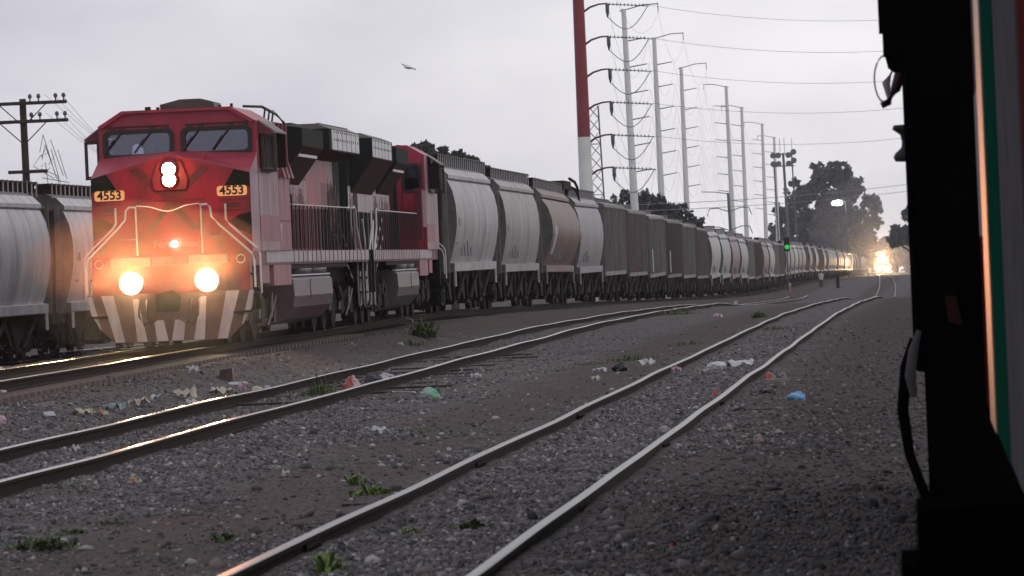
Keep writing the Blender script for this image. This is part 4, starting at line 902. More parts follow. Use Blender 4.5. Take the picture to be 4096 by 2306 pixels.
k_ = p.y/5000.; mb = MB(); mb.tube([(0, 0, 0), (0, 0, 9.5*k_)], 1.0*k_*.5, 6); mb.build('post', [M['placard']], root); mb = MB(); mb.box(-2*k_, 2*k_, -.2, .2, 0, 2.4*k_); mb.build('base', [mat('orange_box', (.35, .13, .05))], root); mb = MB(); mb.box(-1*k_, 1*k_, -.05, .05, 8*k_, 11*k_); mb.build('target', [M['placard']], root)
p = gpt(838, 288); root = empty('relay_post', p); k_ = p.y/5000.; tag(root, 'dark post beside the far tracks, right of the standing person', 'post'); mb = MB(); mb.prism([(-1.3*k_, 0), (1.3*k_, 0), (1.5*k_, 9*k_), (1.0*k_, 13*k_), (-1.0*k_, 13*k_), (-1.5*k_, 9*k_)], 'y', -.3, .3, 0); mb.box(-2.2*k_, 2.2*k_, -.35, .35, 0, .8*k_); mb.build('housing', [M['black']], root)

# old telegraph pole at the left
d = 205; t_ = P(23.8, 99, d); b0 = P(26, 184, d); zb = G(b0.x, d)-.3; root = empty('telegraph_pole', (b0.x+.05, d, zb)); h = t_.z-zb; lean = t_.x-b0.x-.1
tag(root, 'old wooden telegraph pole with three crossarms behind the left wagons', 'telegraph pole')
mb = MB(); mb.tube([(0, 0, 0), (lean, 0, h)], [.19, .14], 10); mb.build('shaft', [M['woodpole']], root)
s_d = 5000/d
def az(y): return P(24.5, y, d).z-zb
for y, x0, x1, ins in ((103.5, -20, 66, True), (121.8, -20, 67.5, True), (172, 7.5, 47, False)):
    z = az(y); xa, xb = P(x0, y, d).x-b0.x, P(x1, y, d).x-b0.x; mb = MB(); mb.box(xa, xb, -.12, -.24, z-.07, z+.07); o = mb.build('crossarm', [M['woodpole']], root)
    if ins:
        for q in ((xb-.12), (xb-.45), (xb-1.15), (xb-1.5), (xa+.15), (xa+.6)):
            mb = MB(); mb.lathe([(.03, 0), (.03, .12), (.075, .13), (.085, .2), (.06, .28), (.02, .3)], (q, -.18, z+.07), 8); mb.build('insulator', [M['insul']], o)
        for s_ in (-1, 1): mb = MB(); mb.tube([(lean*.8+s_*.95, -.2, z-.05), (lean*.8, -.15, z-.95)], .022, 4); mb.build('brace', [M['woodpole']], o)
mb = MB(); rr = random.Random(2)
for k in range(9):
    p0 = Vector((.4+rr.random()*.6, -.2, az(150+20*rr.random()))); mb.tube([p0, p0+Vector((rr.uniform(-.4, .7), 0, rr.uniform(-.5, .7))), p0+Vector((rr.uniform(.1, .9), 0, rr.uniform(-1.3, -.4)))], .018, 3)
mb.build('hanging_wires', [M['wire']], root)
for k in range(6):
    a = Vector((b0.x+1.6-.33*(k % 3), d, zb+az(103 if k < 3 else 121)+.3)); b = P(190+14*(k % 3), 200+8*(k > 2), 300)
    wire('telegraph_wire', [a.lerp(b, t)-Vector((0, 0, .8*4*t*(1-t))) for t in np.linspace(0, 1, 10)], .009, f'thin wire from the telegraph pole, {ordw[k % 3]} on its {"top" if k < 3 else "second"} crossarm', 'telegraph wires')

# ---------------------------------------------------------------- trees
def leaf_mat(name, c):
    m = mat(name, c, .7, var=.35, scale=.35, rnd=.1); return m
M['leafA'] = leaf_mat('leaf_dark', (.062, .074, .060)); M['leafB'] = leaf_mat('leaf_grey_green', (.055, .064, .060)); M['bark'] = mat('bark', (.05, .042, .04), .9, var=.3)
def tree(lab, px, ytop, wpx, d, blobs, leaf, n, size, grp='trees behind the trains', seed=1, name='tree', squash=.9):
    rg = np.random.default_rng(seed); top = P(px, ytop, d); zb = G(top.x, d)-.3; h = top.z-zb; w = wpx/F*d
    root = empty(name, (top.x, d, zb)); tag(root, lab, 'tree', grp)
    C_, R_ = [], []
    for (bx, bz, br) in blobs: C_.append((bx*w/2, 0, bz*h)); R_.append(br*w/2)
    C_ = np.array(C_); R_ = np.array(R_); 
    sub = []
    for c, r in zip(C_, R_):
        for _ in range(26):
            u = rg.normal(size=3); u /= np.linalg.norm(u); q = c+u*r*rg.uniform(.45, .95)*np.array([1, .9, squash]); sub.append((*q, r*rg.uniform(.13, .33)))
        sub.append((*c, r*.45))
    sub = np.array(sub); k = rg.choice(len(sub), n, p=sub[:, 3]**2/np.sum(sub[:, 3]**2))
    u = rg.normal(size=(n, 3)); u /= np.linalg.norm(u, axis=1)[:, None]; pos = sub[k, :3]+u*(sub[k, 3]*rg.uniform(.2, 1.0, n)**.5)[:, None]
    pos[:, 2] = np.minimum(pos[:, 2], h)
    a = rg.normal(size=(n, 3)); a /= np.linalg.norm(a, axis=1)[:, None]; b = np.cross(a, rg.normal(size=(n, 3))); b /= np.linalg.norm(b, axis=1)[:, None]
    s_ = size*rg.uniform(.6, 1.3, n)[:, None]
    V = np.stack([pos-a*s_, pos+b*s_*.55, pos+a*s_, pos-b*s_*.55], 1).reshape(-1, 3)
    me = bpy.data.meshes.new('crown'); me.from_pydata(V, [], np.arange(4*n).reshape(-1, 4)); me.materials.append(leaf); o = bpy.data.objects.new('crown', me); COL.objects.link(o); o.parent = root
    mb = MB(); th = min(c[2] for c in C_); mb.tube([(0, 0, 0), (w*.01, 0, th*.6), (0, 0, th+.2*h)], [.028*w+.12, .02*w+.1, .012*w+.05], 9)
    for c in C_: mb.tube([(0, 0, th*.55), (c[0]*.5, 0, (th*.6+c[2])*.5), tuple(c)], [.012*w+.06, .009*w+.04, .04], 6)
    mb.build('trunk', [M['bark']], root); return root
tree('big rounded tree with airy crown right of the floodlight mast', 823, 163, 120, 1080, [(-.05, .86, .30), (.25, .90, .24), (-.38, .76, .28), (.45, .76, .26), (.05, .68, .42), (.78, .62, .22), (-.62, .58, .26), (-.25, .50, .42), (.30, .50, .42), (-.80, .42, .20), (.0, .30, .55), (.50, .32, .36), (-.45, .28, .36), (.80, .48, .16)], M['leafB'], 22000, .55, seed=4)
tree('smaller pale tree in the haze just left of the far headlight', 852, 214, 62, 1230, [(-.2, .80, .45), (.3, .70, .45), (-.6, .5, .45), (.0, .45, .6), (.7, .45, .42)], M['leafB'], 5000, .6, seed=5)
tree('dark tree at the right, rising beside the dark railcar', 916, 186, 70, 900, [(.25, .88, .30), (-.05, .66, .40), (.5, .66, .45), (-.45, .45, .38), (.1, .42, .5), (-.7, .40, .22), (.6, .35, .5)], M['leafA'], 7000, .5, seed=6)
tree('wide dark tree behind the hopper wagons under the pale poles', 648, 189, 132, 470, [(-.2, .88, .28), (.1, .84, .26), (-.5, .78, .30), (.4, .74, .28), (.65, .62, .24), (-.75, .65, .26), (.85, .52, .16), (0, .60, .5), (-.4, .45, .5), (.5, .42, .45)], M['leafA'], 11000, .27, seed=7)
tree('dark flat topped tree rising behind the second locomotive', 448, 138, 95, 340, [(-.55, .93, .25), (-.2, .90, .24), (.15, .88, .24), (.5, .84, .22), (.8, .80, .16), (-.3, .70, .4), (.3, .68, .4), (-.7, .70, .26)], M['leafA'], 9000, .19, seed=8)
tree('low hazy bush showing above the far wagons, left of the big tree', 765, 236, 40, 1150, [(-.4, .8, .4), (.2, .85, .4), (.7, .7, .35), (0, .5, .6)], M['leafB'], 2500, .5, seed=9)
tree('low dark bush peeping over the far left wagons', 4, 180, 26, 260, [(-.3, .92, .5), (.4, .88, .45), (0, .7, .6)], M['leafA'], 2000, .18, seed=10)
# far-off wood closing the horizon
rg = np.random.default_rng(3); n = 16000; xx = rg.uniform(-260, 330, n); yy = 1500+rg.uniform(-80, 120, n); hh = 7+2.5*np.sin(xx*.06)+2*np.sin(xx*.17+1)+1.3*np.sin(xx*.41)
zz = ground_z(xx, yy)+rg.uniform(0, 1, n)**.8*hh; pos = np.stack([xx, yy, zz], -1); a = rg.normal(size=(n, 3)); a /= np.linalg.norm(a, axis=1)[:, None]; b = np.cross(a, rg.normal(size=(n, 3))); b /= np.linalg.norm(b, axis=1)[:, None]
V = np.stack([pos-a*1.5, pos+b*1.0, pos+a*1.5, pos-b*1.0], 1).reshape(-1, 3); me = bpy.data.meshes.new('distant_wood'); me.from_pydata(V, [], np.arange(4*n).reshape(-1, 4)); me.materials.append(M['leafB']); o = bpy.data.objects.new('distant_wood', me); COL.objects.link(o); tag(o, 'distant wood closing the horizon', None, None, 'stuff')


# ---------------------------------------------------------------- litter
def bag_mesh(name, m, w, h, seed, knot=True, m2=None):
    bm = bmesh.new(); bmesh.ops.create_icosphere(bm, subdivisions=3, radius=1); rg = Vector((seed*3.7, seed*1.3, seed))
    for v in bm.verts:
        n = mnoise.noise(v.co*1.3+rg)*.26+mnoise.noise(v.co*3.6+rg)*.16+abs(mnoise.noise(v.co*2.4+rg*2))*.24+abs(mnoise.noise(v.co*6+rg))*.08; v.co *= .82+n
        v.co.x *= w/2; v.co.y *= w/2*.8; v.co.z = max(v.co.z, -.25)*h/1.25+h*.2
    if knot:
        for v in bm.verts:
            if v.co.z > h*.92: v.co.z += h*.08
    me = bpy.data.meshes.new(name); bm.to_mesh(me); bm.free(); me.materials.append(m)
    if m2: 
        me.materials.append(m2)
        for p_ in me.polygons: p_.material_index = 1 if p_.center.x > .02*w else 0
    o = bpy.data.objects.new(name, me); COL.objects.link(o); return o
def plas(name, c, rough=.35, tr=0): return mat(name, c, rough, var=.2, scale=8)
T_ = {'white': plas('plastic_white', (.50, .50, .53)), 'cream': plas('plastic_cream', (.46, .40, .32)), 'black': plas('plastic_black', (.016, .016, .02)), 'red': plas('plastic_red', (.38, .075, .05)), 'pinkw': plas('plastic_pink', (.50, .33, .37)), 'green': plas('plastic_mint', (.14, .42, .25)), 'paleg': plas('plastic_pale', (.30, .34, .33)), 'blue': plas('plastic_blue', (.10, .27, .50)), 'orange': plas('peel_orange', (.42, .14, .02)), 'grey': plas('plastic_grey', (.20, .20, .21)), 'bright_red': plas('red_lid', (.55, .02, .03)), 'tan': plas('tan_rock', (.23, .185, .165), .9), 'pink_rock': plas('pink_rock', (.30, .22, .20), .9), 'brown': plas('brown_board', (.06, .03, .024), .3)}
def bag(px, py, wpx, hpx, c, lab, seed, name='plastic_bag', cat='plastic bag', c2=None, grp=None, knot=True):
    p = gpt(px, py+hpx*.45); k = p.y/F; o = bag_mesh(name, T_[c], wpx*k*1.08, hpx*k*1.02, seed, knot, T_[c2] if c2 else None)
    o.location = p-Vector((0, 0, .005)); o.rotation_euler = (0, 0, seed*.7 if not c2 else .1); tag(o, lab, cat, grp); return o
def scrap(px, py, wpx, hpx, c, lab, seed, name='paper_scrap', cat='paper scrap', grp='scraps of litter'):
    p = gpt(px, py+hpx*.4)+Vector((0, 0, .02)); k = p.y/F*1.1; rg = random.Random(seed); n, m_ = 15, 7; mb = MB(); vs = []
    sd = Vector((seed*2.3, seed*5.1, seed*.7)); W_, H_ = wpx*k, hpx*k*1.5
    for i in range(n):
        for j in range(m_):
            u, v = i/(n-1)-.5, j/(m_-1)-.5; q = Vector((u*4.2, v*2.6, 0))+sd
            edge = 1-(2*abs(u))**3*.5+mnoise.noise(q*1.3)*.25
            z = H_*max(0, .42+.75*mnoise.noise(q)+.35*mnoise.noise(q*2.7)+.1*v)
            vs.append((u*W_*(1+.25*mnoise.noise(q*.9+Vector((5, 0, 0)))), v*W_*.55*edge+.08*W_*mnoise.noise(q*1.1), z))
    mb.add(vs, [(i*m_+j, i*m_+j+1, (i+1)*m_+j+1, (i+1)*m_+j) for i in range(n-1) for j in range(m_-1)], 0, False)
    o = mb.build(name, [T_[c]]); o.location = p; o.rotation_euler = (0, 0, rg.uniform(-.5, .5)); sm = o.modifiers.new('solid', 'SOLIDIFY'); sm.thickness = .005; tag(o, lab, cat, grp); return o
def tray(px, py, wpx, hpx, lab, c='white'):
    p = gpt(px, py+hpx*.5); k = p.y/F; w, h = wpx*k/2, hpx*k; mb = MB(); t = .72
    vs = [(-w, -w*.7, 0), (w, -w*.7, 0), (w, w*.7, 0), (-w, w*.7, 0), (-w*t, -w*.5, h), (w*t, -w*.5, h), (w*t, w*.5, h), (-w*t, w*.5, h)]
    mb.add(vs, [(4, 5, 6, 7), (0, 1, 5, 4), (1, 2, 6, 5), (2, 3, 7, 6), (3, 0, 4, 7)], 0); w2 = w*1.06; mb.box(-w2, w2, -w*.75, w*.75, -.006, .012)
    o = mb.build('foam_tray', [T_[c]]); o.location = p+Vector((0, 0, .008)); o.rotation_euler = (0, 0, .1); tag(o, lab, 'foam tray', 'foam food trays'); return o
tray(49, 415.5, 13, 4, 'upturned white foam tray at the left, alone left of the orange scrap')
tray(234, 384.5, 12, 2.6, 'white foam tray just right of and below the broken brown box', 'white')
tray(104.5, 414, 9, 3, 'small grey foam tray by the orange peel', 'cream')
scrap(83, 416, 22, 5.5, 'cream', 'cream food carton lying right of the upturned foam tray', 1, 'food_carton', 'carton')
bag(101, 412.5, 7, 6, 'orange', 'orange rag of peel beside the food cartons', 2, 'orange_peel', 'peel')
scrap(116, 410, 19, 6, 'paleg', 'torn pale green and white carton right of the orange peel', 3, 'food_carton', 'carton')
scrap(139, 406, 20, 6, 'cream', 'crumpled cream wrapper in the middle of the litter line', 4)
scrap(156, 401.5, 10, 4.5, 'white', 'small white scrap between cream wrapper and foam cups', 5)
scrap(185, 397, 21, 7.5, 'cream', 'torn foam cups lying above the lit rail', 6, 'foam_cups', 'foam cup')
scrap(192, 404.5, 10, 4, 'white', 'white scrap touching the lit rail', 7)
scrap(222, 394.5, 22, 5, 'cream', 'cream wrapper with yellow edge above the lit rail, left of a dark can', 8)
bag(237, 394, 6, 4.5, 'black', 'small black lump beside the cream wrapper', 9, 'dark_lump', 'litter', knot=False)
bag(257, 389.5, 12, 6, 'cream', 'round cream paper lump, left of two by the middle rail', 10, 'paper_lump', 'paper', knot=False)
bag(267, 388, 10, 5, 'paleg', 'grey green paper lump, right of two by the middle rail', 11, 'paper_lump', 'paper', knot=False)
scrap(242, 391, 7, 7, 'pinkw', 'pinkish scrap under the white foam tray', 12)
bag(245, 383, 8, 3.5, 'cream', 'pale crumpled paper right of the broken brown box', 13, 'paper_lump', 'paper', knot=False)
scrap(193.5, 373, 9, 5, 'white', 'white scrap left of the broken brown box', 14)
bag(44, 366.5, 13, 4.5, 'pinkw', 'pale bag lying between the rails ahead of the locomotive', 15)
bag(1, 370, 9, 6, 'cream', 'pale bag against the rail at the left edge', 16)
bag(1, 420, 12, 9, 'pinkw', 'pale bag cut off by the left edge, below the litter line', 17)
scrap(74.5, 453.5, 10, 5, 'white', 'torn white cup between the middle rails at the left', 18, 'foam_cups', 'foam cup')
scrap(3.5, 394, 6, 2.5, 'white', 'small white scrap at the left edge above the pale bag', 19)
bag(133, 481.5, 10, 6, 'orange', 'orange half peel alone on the gravel below the middle track', 20, 'orange_peel', 'peel', knot=False)
scrap(286, 477, 7, 3.5, 'white', 'small white scrap right of the lone orange peel', 21)
# broken brown box with a bent tube
p = gpt(227, 381); k = p.y/F; root = empty('broken_box', p); tag(root, 'broken glossy brown box with a bent tube, by the red glow', 'broken box'); mb = MB(); w = 7*k
mb.add([(-w, -w, 0), (w*.9, -w*1.1, 0), (w, w, 0), (-w*.9, w, 0), (-w*.95, -w, 11*k), (w*.85, -w, 12.5*k), (w, w, 12.5*k), (-w*.8, w, 10*k)], [(0, 1, 5, 4), (1, 2, 6, 5), (2, 3, 7, 6), (3, 0, 4, 7), (4, 5, 6, 7)], 0); mb.build('shell', [T_['brown']], root)
mb = MB(); mb.tube([(-w, 0, 2*k), (-14*k, 0, 3.5*k), (-22*k, 0, 5*k), (-26*k, 0, 11*k)], 1.3*k, 7); mb.build('bent_tube', [T_['brown']], root)
# bags and lumps of the middle and near tracks
bag(352, 383, 18, 12, 'red', 'red and pink plastic bag between the middle rails beside the weeds', 22, c2='pinkw')
bag(373, 378.5, 20, 9, 'black', 'black plastic bag between the middle rails, right of the red bag', 23)
bag(388, 377.5, 19, 9, 'white', 'white knotted plastic bag between the middle rails, right of the black bag', 24, c2='paleg')
bag(429, 393.5, 22, 10.5, 'paleg', 'mint green knotted plastic bag on the gravel by the middle track', 25, c2='green')
p = gpt(404, 394); k = p.y/F; mb = MB(); mb.tube([(-11*k, 0, 2.2*k), (-9*k, 0, 2.0*k), (8*k, 0, 1.6*k), (10*k, 0, .6*k), (12*k, 0, .2*k)], [1.2*k, .6*k, .5*k, 1.4*k, 1.0*k], 7); mb.lathe([(0, -.5*k), (1.5*k, -.4*k), (1.2*k, .8*k), (0, 1.2*k)], (-11*k, 0, 2.2*k), 8); o = mb.build('bone_shaped_stick', [T_['cream']]); o.location = p; tag(o, 'pale bone shaped stick lying left of the mint green bag', 'stick')
scrap(476.5, 378.5, 10, 4, 'white', 'white scrap on a dark sleeper end right of the mint bag', 26)
bag(481, 370.5, 8, 7, 'tan', 'tan rounded stone by the middle rail', 27, 'loose_rock', 'rock', knot=False, grp='rocks on the ground')
scrap(381, 434.5, 16, 5, 'white', 'torn white paper alone on brown soil between the tracks', 28)
scrap(401, 345.5, 4.5, 2.5, 'white', 'tiny white scrap near the locomotive track', 29)
scrap(600, 372, 13, 3.5, 'white', 'white rag left of the black bag by the near track', 30)
bag(621, 367, 17, 9, 'black', 'black plastic bag between white rags left of the near track', 31)
scrap(647, 365.5, 16, 5, 'white', 'white rag right of the black bag, left of the near track', 32)
scrap(596, 381, 8, 4, 'white', 'small white scrap below the white rags', 33)
scrap(676, 372.5, 9, 4.5, 'pinkw', 'pinkish scrap against the near left rail', 34)
bag(716, 365.5, 23, 9, 'white', 'large white plastic bag between the near rails', 35)
scrap(739, 366, 28, 5.5, 'white', 'scattered white paper between the near rails, right of the large white bag', 36)
scrap(704, 373, 8, 3, 'cream', 'small pale scrap below the large white bag', 37)
bag(770.5, 377, 12, 9, 'red', 'orange red plastic bag just right of the near track', 38, c2='tan')
bag(783, 375.5, 9, 6.5, 'grey', 'grey lump beside the orange red bag', 39)
p = gpt(777, 383); k = p.y/F; mb = MB(); mb.box(-13*k, 12*k, -.12, .12, 0, 3.5*k); o = mb.build('wooden_plank', [T_['tan']]); o.location = p; o.rotation_euler = (0, 0, .05); tag(o, 'short pale plank under the orange red bag', 'plank')
bag(768, 391, 18, 7, 'black', 'black torn bag under the plank right of the near track', 40, knot=False)
bag(796.5, 396, 20, 8, 'blue', 'blue plastic bag alone on the soil right of the near track', 41)
bag(715, 394, 5, 5.5, 'bright_red', 'small bright red cup by the near right rail', 42, 'red_cup', 'cup', knot=False)
bag(758, 439, 14, 10, 'tan', 'pale angular rock alone on the soil at right', 43, 'loose_rock', 'rock', knot=False, grp='rocks on the ground')
bag(729, 427, 9, 7, 'pink_rock', 'pinkish rock left of the pale angular one', 44, 'loose_rock', 'rock', knot=False, grp='rocks on the ground')
bag(718, 528, 10, 7, 'pink_rock', 'pink rounded pebble low at the right of the near track', 45, 'loose_rock', 'rock', knot=False, grp='rocks on the ground')
bag(671.5, 545, 5.5, 4.5, 'bright_red', 'tiny red cap on the gravel near the bottom', 46, 'red_bottle_top', 'bottle top', knot=False)
scrap(718, 317, 9, 3, 'pinkw', 'small pink and orange scrap far along between the two tracks', 47)
scrap(735, 303.5, 5, 2.5, 'white', 'small white scrap in the far middle track', 48)

# ---------------------------------------------------------------- weeds
M['weed'] = mat('weed_green', (.065, .10, .026), .6, var=.4, scale=6); M['weed2'] = mat('weed_yellow_green', (.12, .19, .028), .55, var=.35, scale=6)
def weed(px, py, wpx, hpx, n, lab, m='weed', seed=1, leafy=False, name='weed_tuft'):
    p = gpt(px, py); k = p.y/F; rg = random.Random(seed); mb = MB()
    for i in range(int(n*1.7)):
        bx, by = rg.gauss(0, .28)*wpx*k, rg.gauss(0, .22)*wpx*k; a = rg.uniform(0, 6.28); h = hpx*k*rg.uniform(.2, 1)**1.3*(1-.5*min(1, abs(bx)/(wpx*k*.6))); thin = (not leafy) or i % 3 == 0; l = h*rg.uniform(.2, .8) if thin else h*rg.uniform(.5, 1.5); w = (.008 if thin else .017)*rg.uniform(.7, 1.5)*(k/.012)**.5
        dx, dy = math.cos(a), math.sin(a); q0 = Vector((bx, by, -.01)); q1 = q0+Vector((dx*l*.45, dy*l*.45, h*.75)); q2 = q0+Vector((dx*l, dy*l, h*(1 if thin else rg.uniform(.45, 1)))); sd = Vector((-dy, dx, 0))*w
        mb.add([q0-sd*.6, q0+sd*.6, q1+sd, q1-sd, q2], [(0, 1, 2, 3), (3, 2, 4)], 0)
    o = mb.build(name, [M[m]]); o.location = p; tag(o, lab, 'weed', 'weeds among the tracks'); return o
weed(322, 395, 40, 14, 130, 'tall ragged weeds between the middle rails left of the red bag', 'weed', 1)
weed(322, 394, 10, 30, 16, 'thin tall stalks rising out of the weeds between the middle rails', 'weed', 2)
weed(354, 486, 14, 20, 24, 'bright upright leaf on brown soil, upper left of the leafy plant', 'weed2', 3, True)
weed(370, 496, 30, 17, 60, 'bright leafy plant beside the near left rail', 'weed2', 4, True)
weed(40, 552, 60, 22, 170, 'broad dark green weed patch at the lower left', 'weed', 5, True)
weed(72, 535, 30, 9, 50, 'smaller weed patch right of the dark green one at lower left', 'weed', 6, True)
weed(225, 543, 30, 15, 80, 'weed patch left of the near rail near the bottom', 'weed', 7, True)
weed(113, 526, 40, 7, 60, 'low sparse weeds right of the lower left patch', 'weed', 8)
weed(326, 574, 24, 30, 60, 'bright leafy plant at the bottom between the near rails', 'weed2', 9, True)
weed(472, 530, 30, 15, 70, 'weed patch in the middle of the near track', 'weed', 10, True)
weed(409, 534, 14, 11, 30, 'small bright weed left in the near track', 'weed2', 11, True)
weed(423, 338, 22, 26, 130, 'dark bushy shrub beside the locomotive track', 'weed', 12, True, 'shrub')
weed(412, 346, 30, 8, 60, 'low weeds below the dark bushy shrub', 'weed', 13)
weed(672, 315, 44, 8, 110, 'weeds over the far end of the middle track', 'weed', 14)
weed(632, 360, 46, 7, 90, 'green weeds above the black bag left of the near track', 'weed', 15)
weed(774, 330, 34, 5, 60, 'low weeds between the near rails far along', 'weed', 16)
weed(687, 345, 34, 6, 60, 'low weeds left of the near track, halfway along', 'weed', 17)
weed(758, 318, 12, 10, 40, 'small dark bush left of the near rail far along', 'weed', 18, True)
weed(60, 488, 60, 5, 80, 'low mossy weeds below the middle track at left', 'weed', 19)
weed(410, 432, 50, 5, 70, 'low grass patch around the lone torn paper', 'weed', 20)
weed(612, 395, 30, 5, 50, 'low yellowish weeds below the white rags', 'weed', 21)
weed(590, 365, 40, 5, 60, 'low weeds left of the white rags', 'weed', 22)

# ---------------------------------------------------------------- people
def skin_person(name, joints, edges, radii, m, parent):
    me = bpy.data.meshes.new(name); me.from_pydata(joints, edges, []); o = bpy.data.objects.new(name, me); COL.objects.link(o); o.parent = parent
    o.modifiers.new('skin', 'SKIN'); 
    for i, r in enumerate(radii): me.skin_vertices[0].data[i].radius = (r, r)
    me.skin_vertices[0].data[0].use_root = True
    o.modifiers.new('sub', 'SUBSURF').render_levels = 2; me.materials.append(m); return o
M['skin'] = mat('skin', (.22, .12, .085), .6); M['shirt_w'] = mat('white_shirt', (.55, .55, .56), .8); M['trouser'] = mat('dark_trousers', (.07, .045, .04), .8); M['hair'] = mat('dark_hair', (.012, .01, .01), .7); M['shirt_d'] = mat('dark_shirt', (.05, .06, .09), .8)
p = gpt(821.5, 288); root = empty('person', p, .3); sc_ = 1.72
tag(root, 'person in a white shirt and dark trousers standing beside the far tracks', 'person')
J = [(0, 0, .95), (0, 0, 1.12), (0, 0, 1.36), (0, 0, 1.46), (0, -.01, 1.55), (0, -.015, 1.66), (.19, 0, 1.40), (.24, .02, 1.12), (.23, -.05, .88), (.225, -.08, .79), (-.19, 0, 1.40), (-.25, .0, 1.13), (-.24, -.07, .90), (-.235, -.1, .81), (.10, 0, .90), (.11, -.02, .50), (.12, .02, .08), (.13, -.12, .03), (-.10, 0, .90), (-.12, .03, .50), (-.14, .08, .08), (-.15, -.06, .03)]
E_ = [(0, 1), (1, 2), (2, 3), (3, 4), (4, 5), (2, 6), (6, 7), (7, 8), (8, 9), (2, 10), (10, 11), (11, 12), (12, 13), (0, 14), (14, 15), (15, 16), (16, 17), (0, 18), (18, 19), (19, 20), (20, 21)]
RR = [.15, .145, .155, .06, .085, .085, .06, .045, .035, .035, .06, .045, .035, .035, .085, .06, .042, .04, .085, .06, .042, .04]
skin_person('body', J, E_, RR, M['skin'], root)
def shell(name, prof_, m, parent, yr=.7):
    mb = MB(); mb.lathe(prof_, (0, 0, 0), 14); o = mb.build(name, [m], parent); o.scale = (1, yr, 1); return o
shell('shirt', [(.20, .84), (.20, 1.0), (.185, 1.15), (.21, 1.34), (.17, 1.45), (.07, 1.49)], M['shirt_w'], root)
for s_ in (-1, 1):
    mb = MB(); mb.tube([(s_*.17, 0, 1.42), (s_*.225, .01, 1.27), (s_*.245, .01, 1.12)], [.075, .07, .065], 10); mb.build('sleeve', [M['shirt_w']], root)
    mb = MB(); mb.tube([(s_*.085, 0, .92), (s_*.115, 0, .5), (s_*.13, .04, .07)], [.11, .082, .07], 10); mb.build('trouser_leg', [M['trouser']], root)
mb = MB(); mb.lathe([(.095, 1.62), (.105, 1.68), (.085, 1.75), (0, 1.78)], (0, .01, 0), 12); mb.build('hair', [M['hair']], root)
# driver seated in the cab of the leading engine
root = empty('person'); root.matrix_world = loco.matrix_basis @ Matrix.Translation((.86, 7.15, 2.72)); tag(root, 'driver in a dark shirt seated behind the left windscreen of the leading locomotive', 'person')
J = [(0, 0, .55), (0, 0, .75), (0, 0, .98), (0, .01, 1.08), (0, .03, 1.17), (0, .04, 1.28), (.2, 0, 1.0), (.27, .06, .76), (.2, .30, .72), (.15, .38, .74), (-.2, 0, 1.0), (-.27, .06, .76), (-.2, .30, .72), (-.15, .38, .74), (.1, .12, .52), (.14, .48, .52), (.14, .52, .08), (.14, .65, .04), (-.1, .12, .52), (-.14, .48, .52), (-.14, .52, .08), (-.14, .65, .04)]
skin_person('body', J, E_, RR, M['skin'], root)
mb = MB(); mb.lathe([(.20, .5), (.19, .7), (.21, .92), (.17, 1.05), (.07, 1.10)], (0, 0, 0), 14); o = mb.build('shirt', [M['shirt_d']], root); o.scale = (1.05, .8, 1)
for s_ in (-1, 1):
    mb = MB(); mb.tube([(s_*.18, 0, 1.02), (s_*.26, .05, .78), (s_*.22, .22, .74)], [.075, .07, .06], 10); mb.build('sleeve', [M['shirt_d']], root)
mb = MB(); mb.lathe([(.10, 1.24), (.11, 1.30), (.09, 1.36), (0, 1.39)], (0, .03, 0), 12); mb.build('hair', [M['hair']], root)
# his seat
mb = MB(); mb.box(-.25, .25, -.15, .35, .42, .50); mb.box(-.24, .24, -.28, -.17, .5, 1.02); mb.tube([(0, .1, -.70), (0, .1, .42)], .06, 8); o = mb.build('driver_seat', [M['black']]); o.matrix_world = root.matrix_world.copy(); tag(o, 'black seat under the driver in the cab of the leading locomotive', 'seat')

# ---------------------------------------------------------------- bird
p = P(408, 67.5, 120); root = empty('bird', p); tag(root, 'small pale bird gliding in the sky above the locomotives', 'bird'); k = 120/F
M['bird'] = mat('bird_grey', (.72, .72, .74), .8); 
J = [(0, 0, 0), (-.10, 0, .005), (.12, 0, -.01), (.20, 0, -.018)]
me = bpy.data.meshes.new('body'); me.from_pydata(J, [(0, 1), (0, 2), (2, 3)], []); o = bpy.data.objects.new('body', me); COL.objects.link(o); o.parent = root; o.modifiers.new('skin', 'SKIN')
for i, r in enumerate((.045, .028, .022, .012)): me.skin_vertices[0].data[i].radius = (r, r*.9)
o.modifiers.new('sub', 'SUBSURF').render_levels = 2; me.materials.append(M['bird'])
for s_ in (-1, 1):
    mb = MB(); pts = [(-.06, 0, .01), (.09, 0, .0), (.10, s_*.22, .03), (.02, s_*.46, .02), (-.03, s_*.24, .05)]; vs = pts+[(a, b, c-.012) for a, b, c in pts]; n = 5
    mb.add(vs, [tuple(range(n)), tuple(range(n, 2*n))[::-1]]+[(i, n+i, n+(i+1) % n, (i+1) % n) for i in range(n)], 0); mb.build('wing', [M['bird']], root)
root.rotation_euler = (R(12), R(6), R(25))

# ---------------------------------------------------------------- the dark train at the right edge
M['coach_green'] = mat('coach_green', (.006, .055, .036), .8, var=.15, spec=0); M['coach_grey'] = mat('coach_grey', (.10, .095, .102), .8, var=.25, scale=2, spec=0); M['coach_red'] = mat('coach_red', (.10, .022, .022), .8, var=.2, spec=0); M['coach_maroon'] = mat('coach_maroon', (.06, .006, .012), .8, spec=0); M['coach_white'] = mat('coach_white', (.26, .26, .285), .8, var=.15, spec=0); M['trim'] = mat('bright_trim', (.26, .23, .19), .42, metal=1, var=.3, scale=3)
M['deepblack'] = mat('deep_shade_black', (.0035, .003, .0035), .9, var=.5, spec=0)  # black of this train, with its deep shade put into the colour
sx = lambda a, d: a+.082*d
Y0 = 20.0; coach = empty('passenger_coach', (sx(.35, Y0)+1.45, Y0, float(zC(Y0)))); coach.rotation_euler = (0, 0, -math.atan(.082))
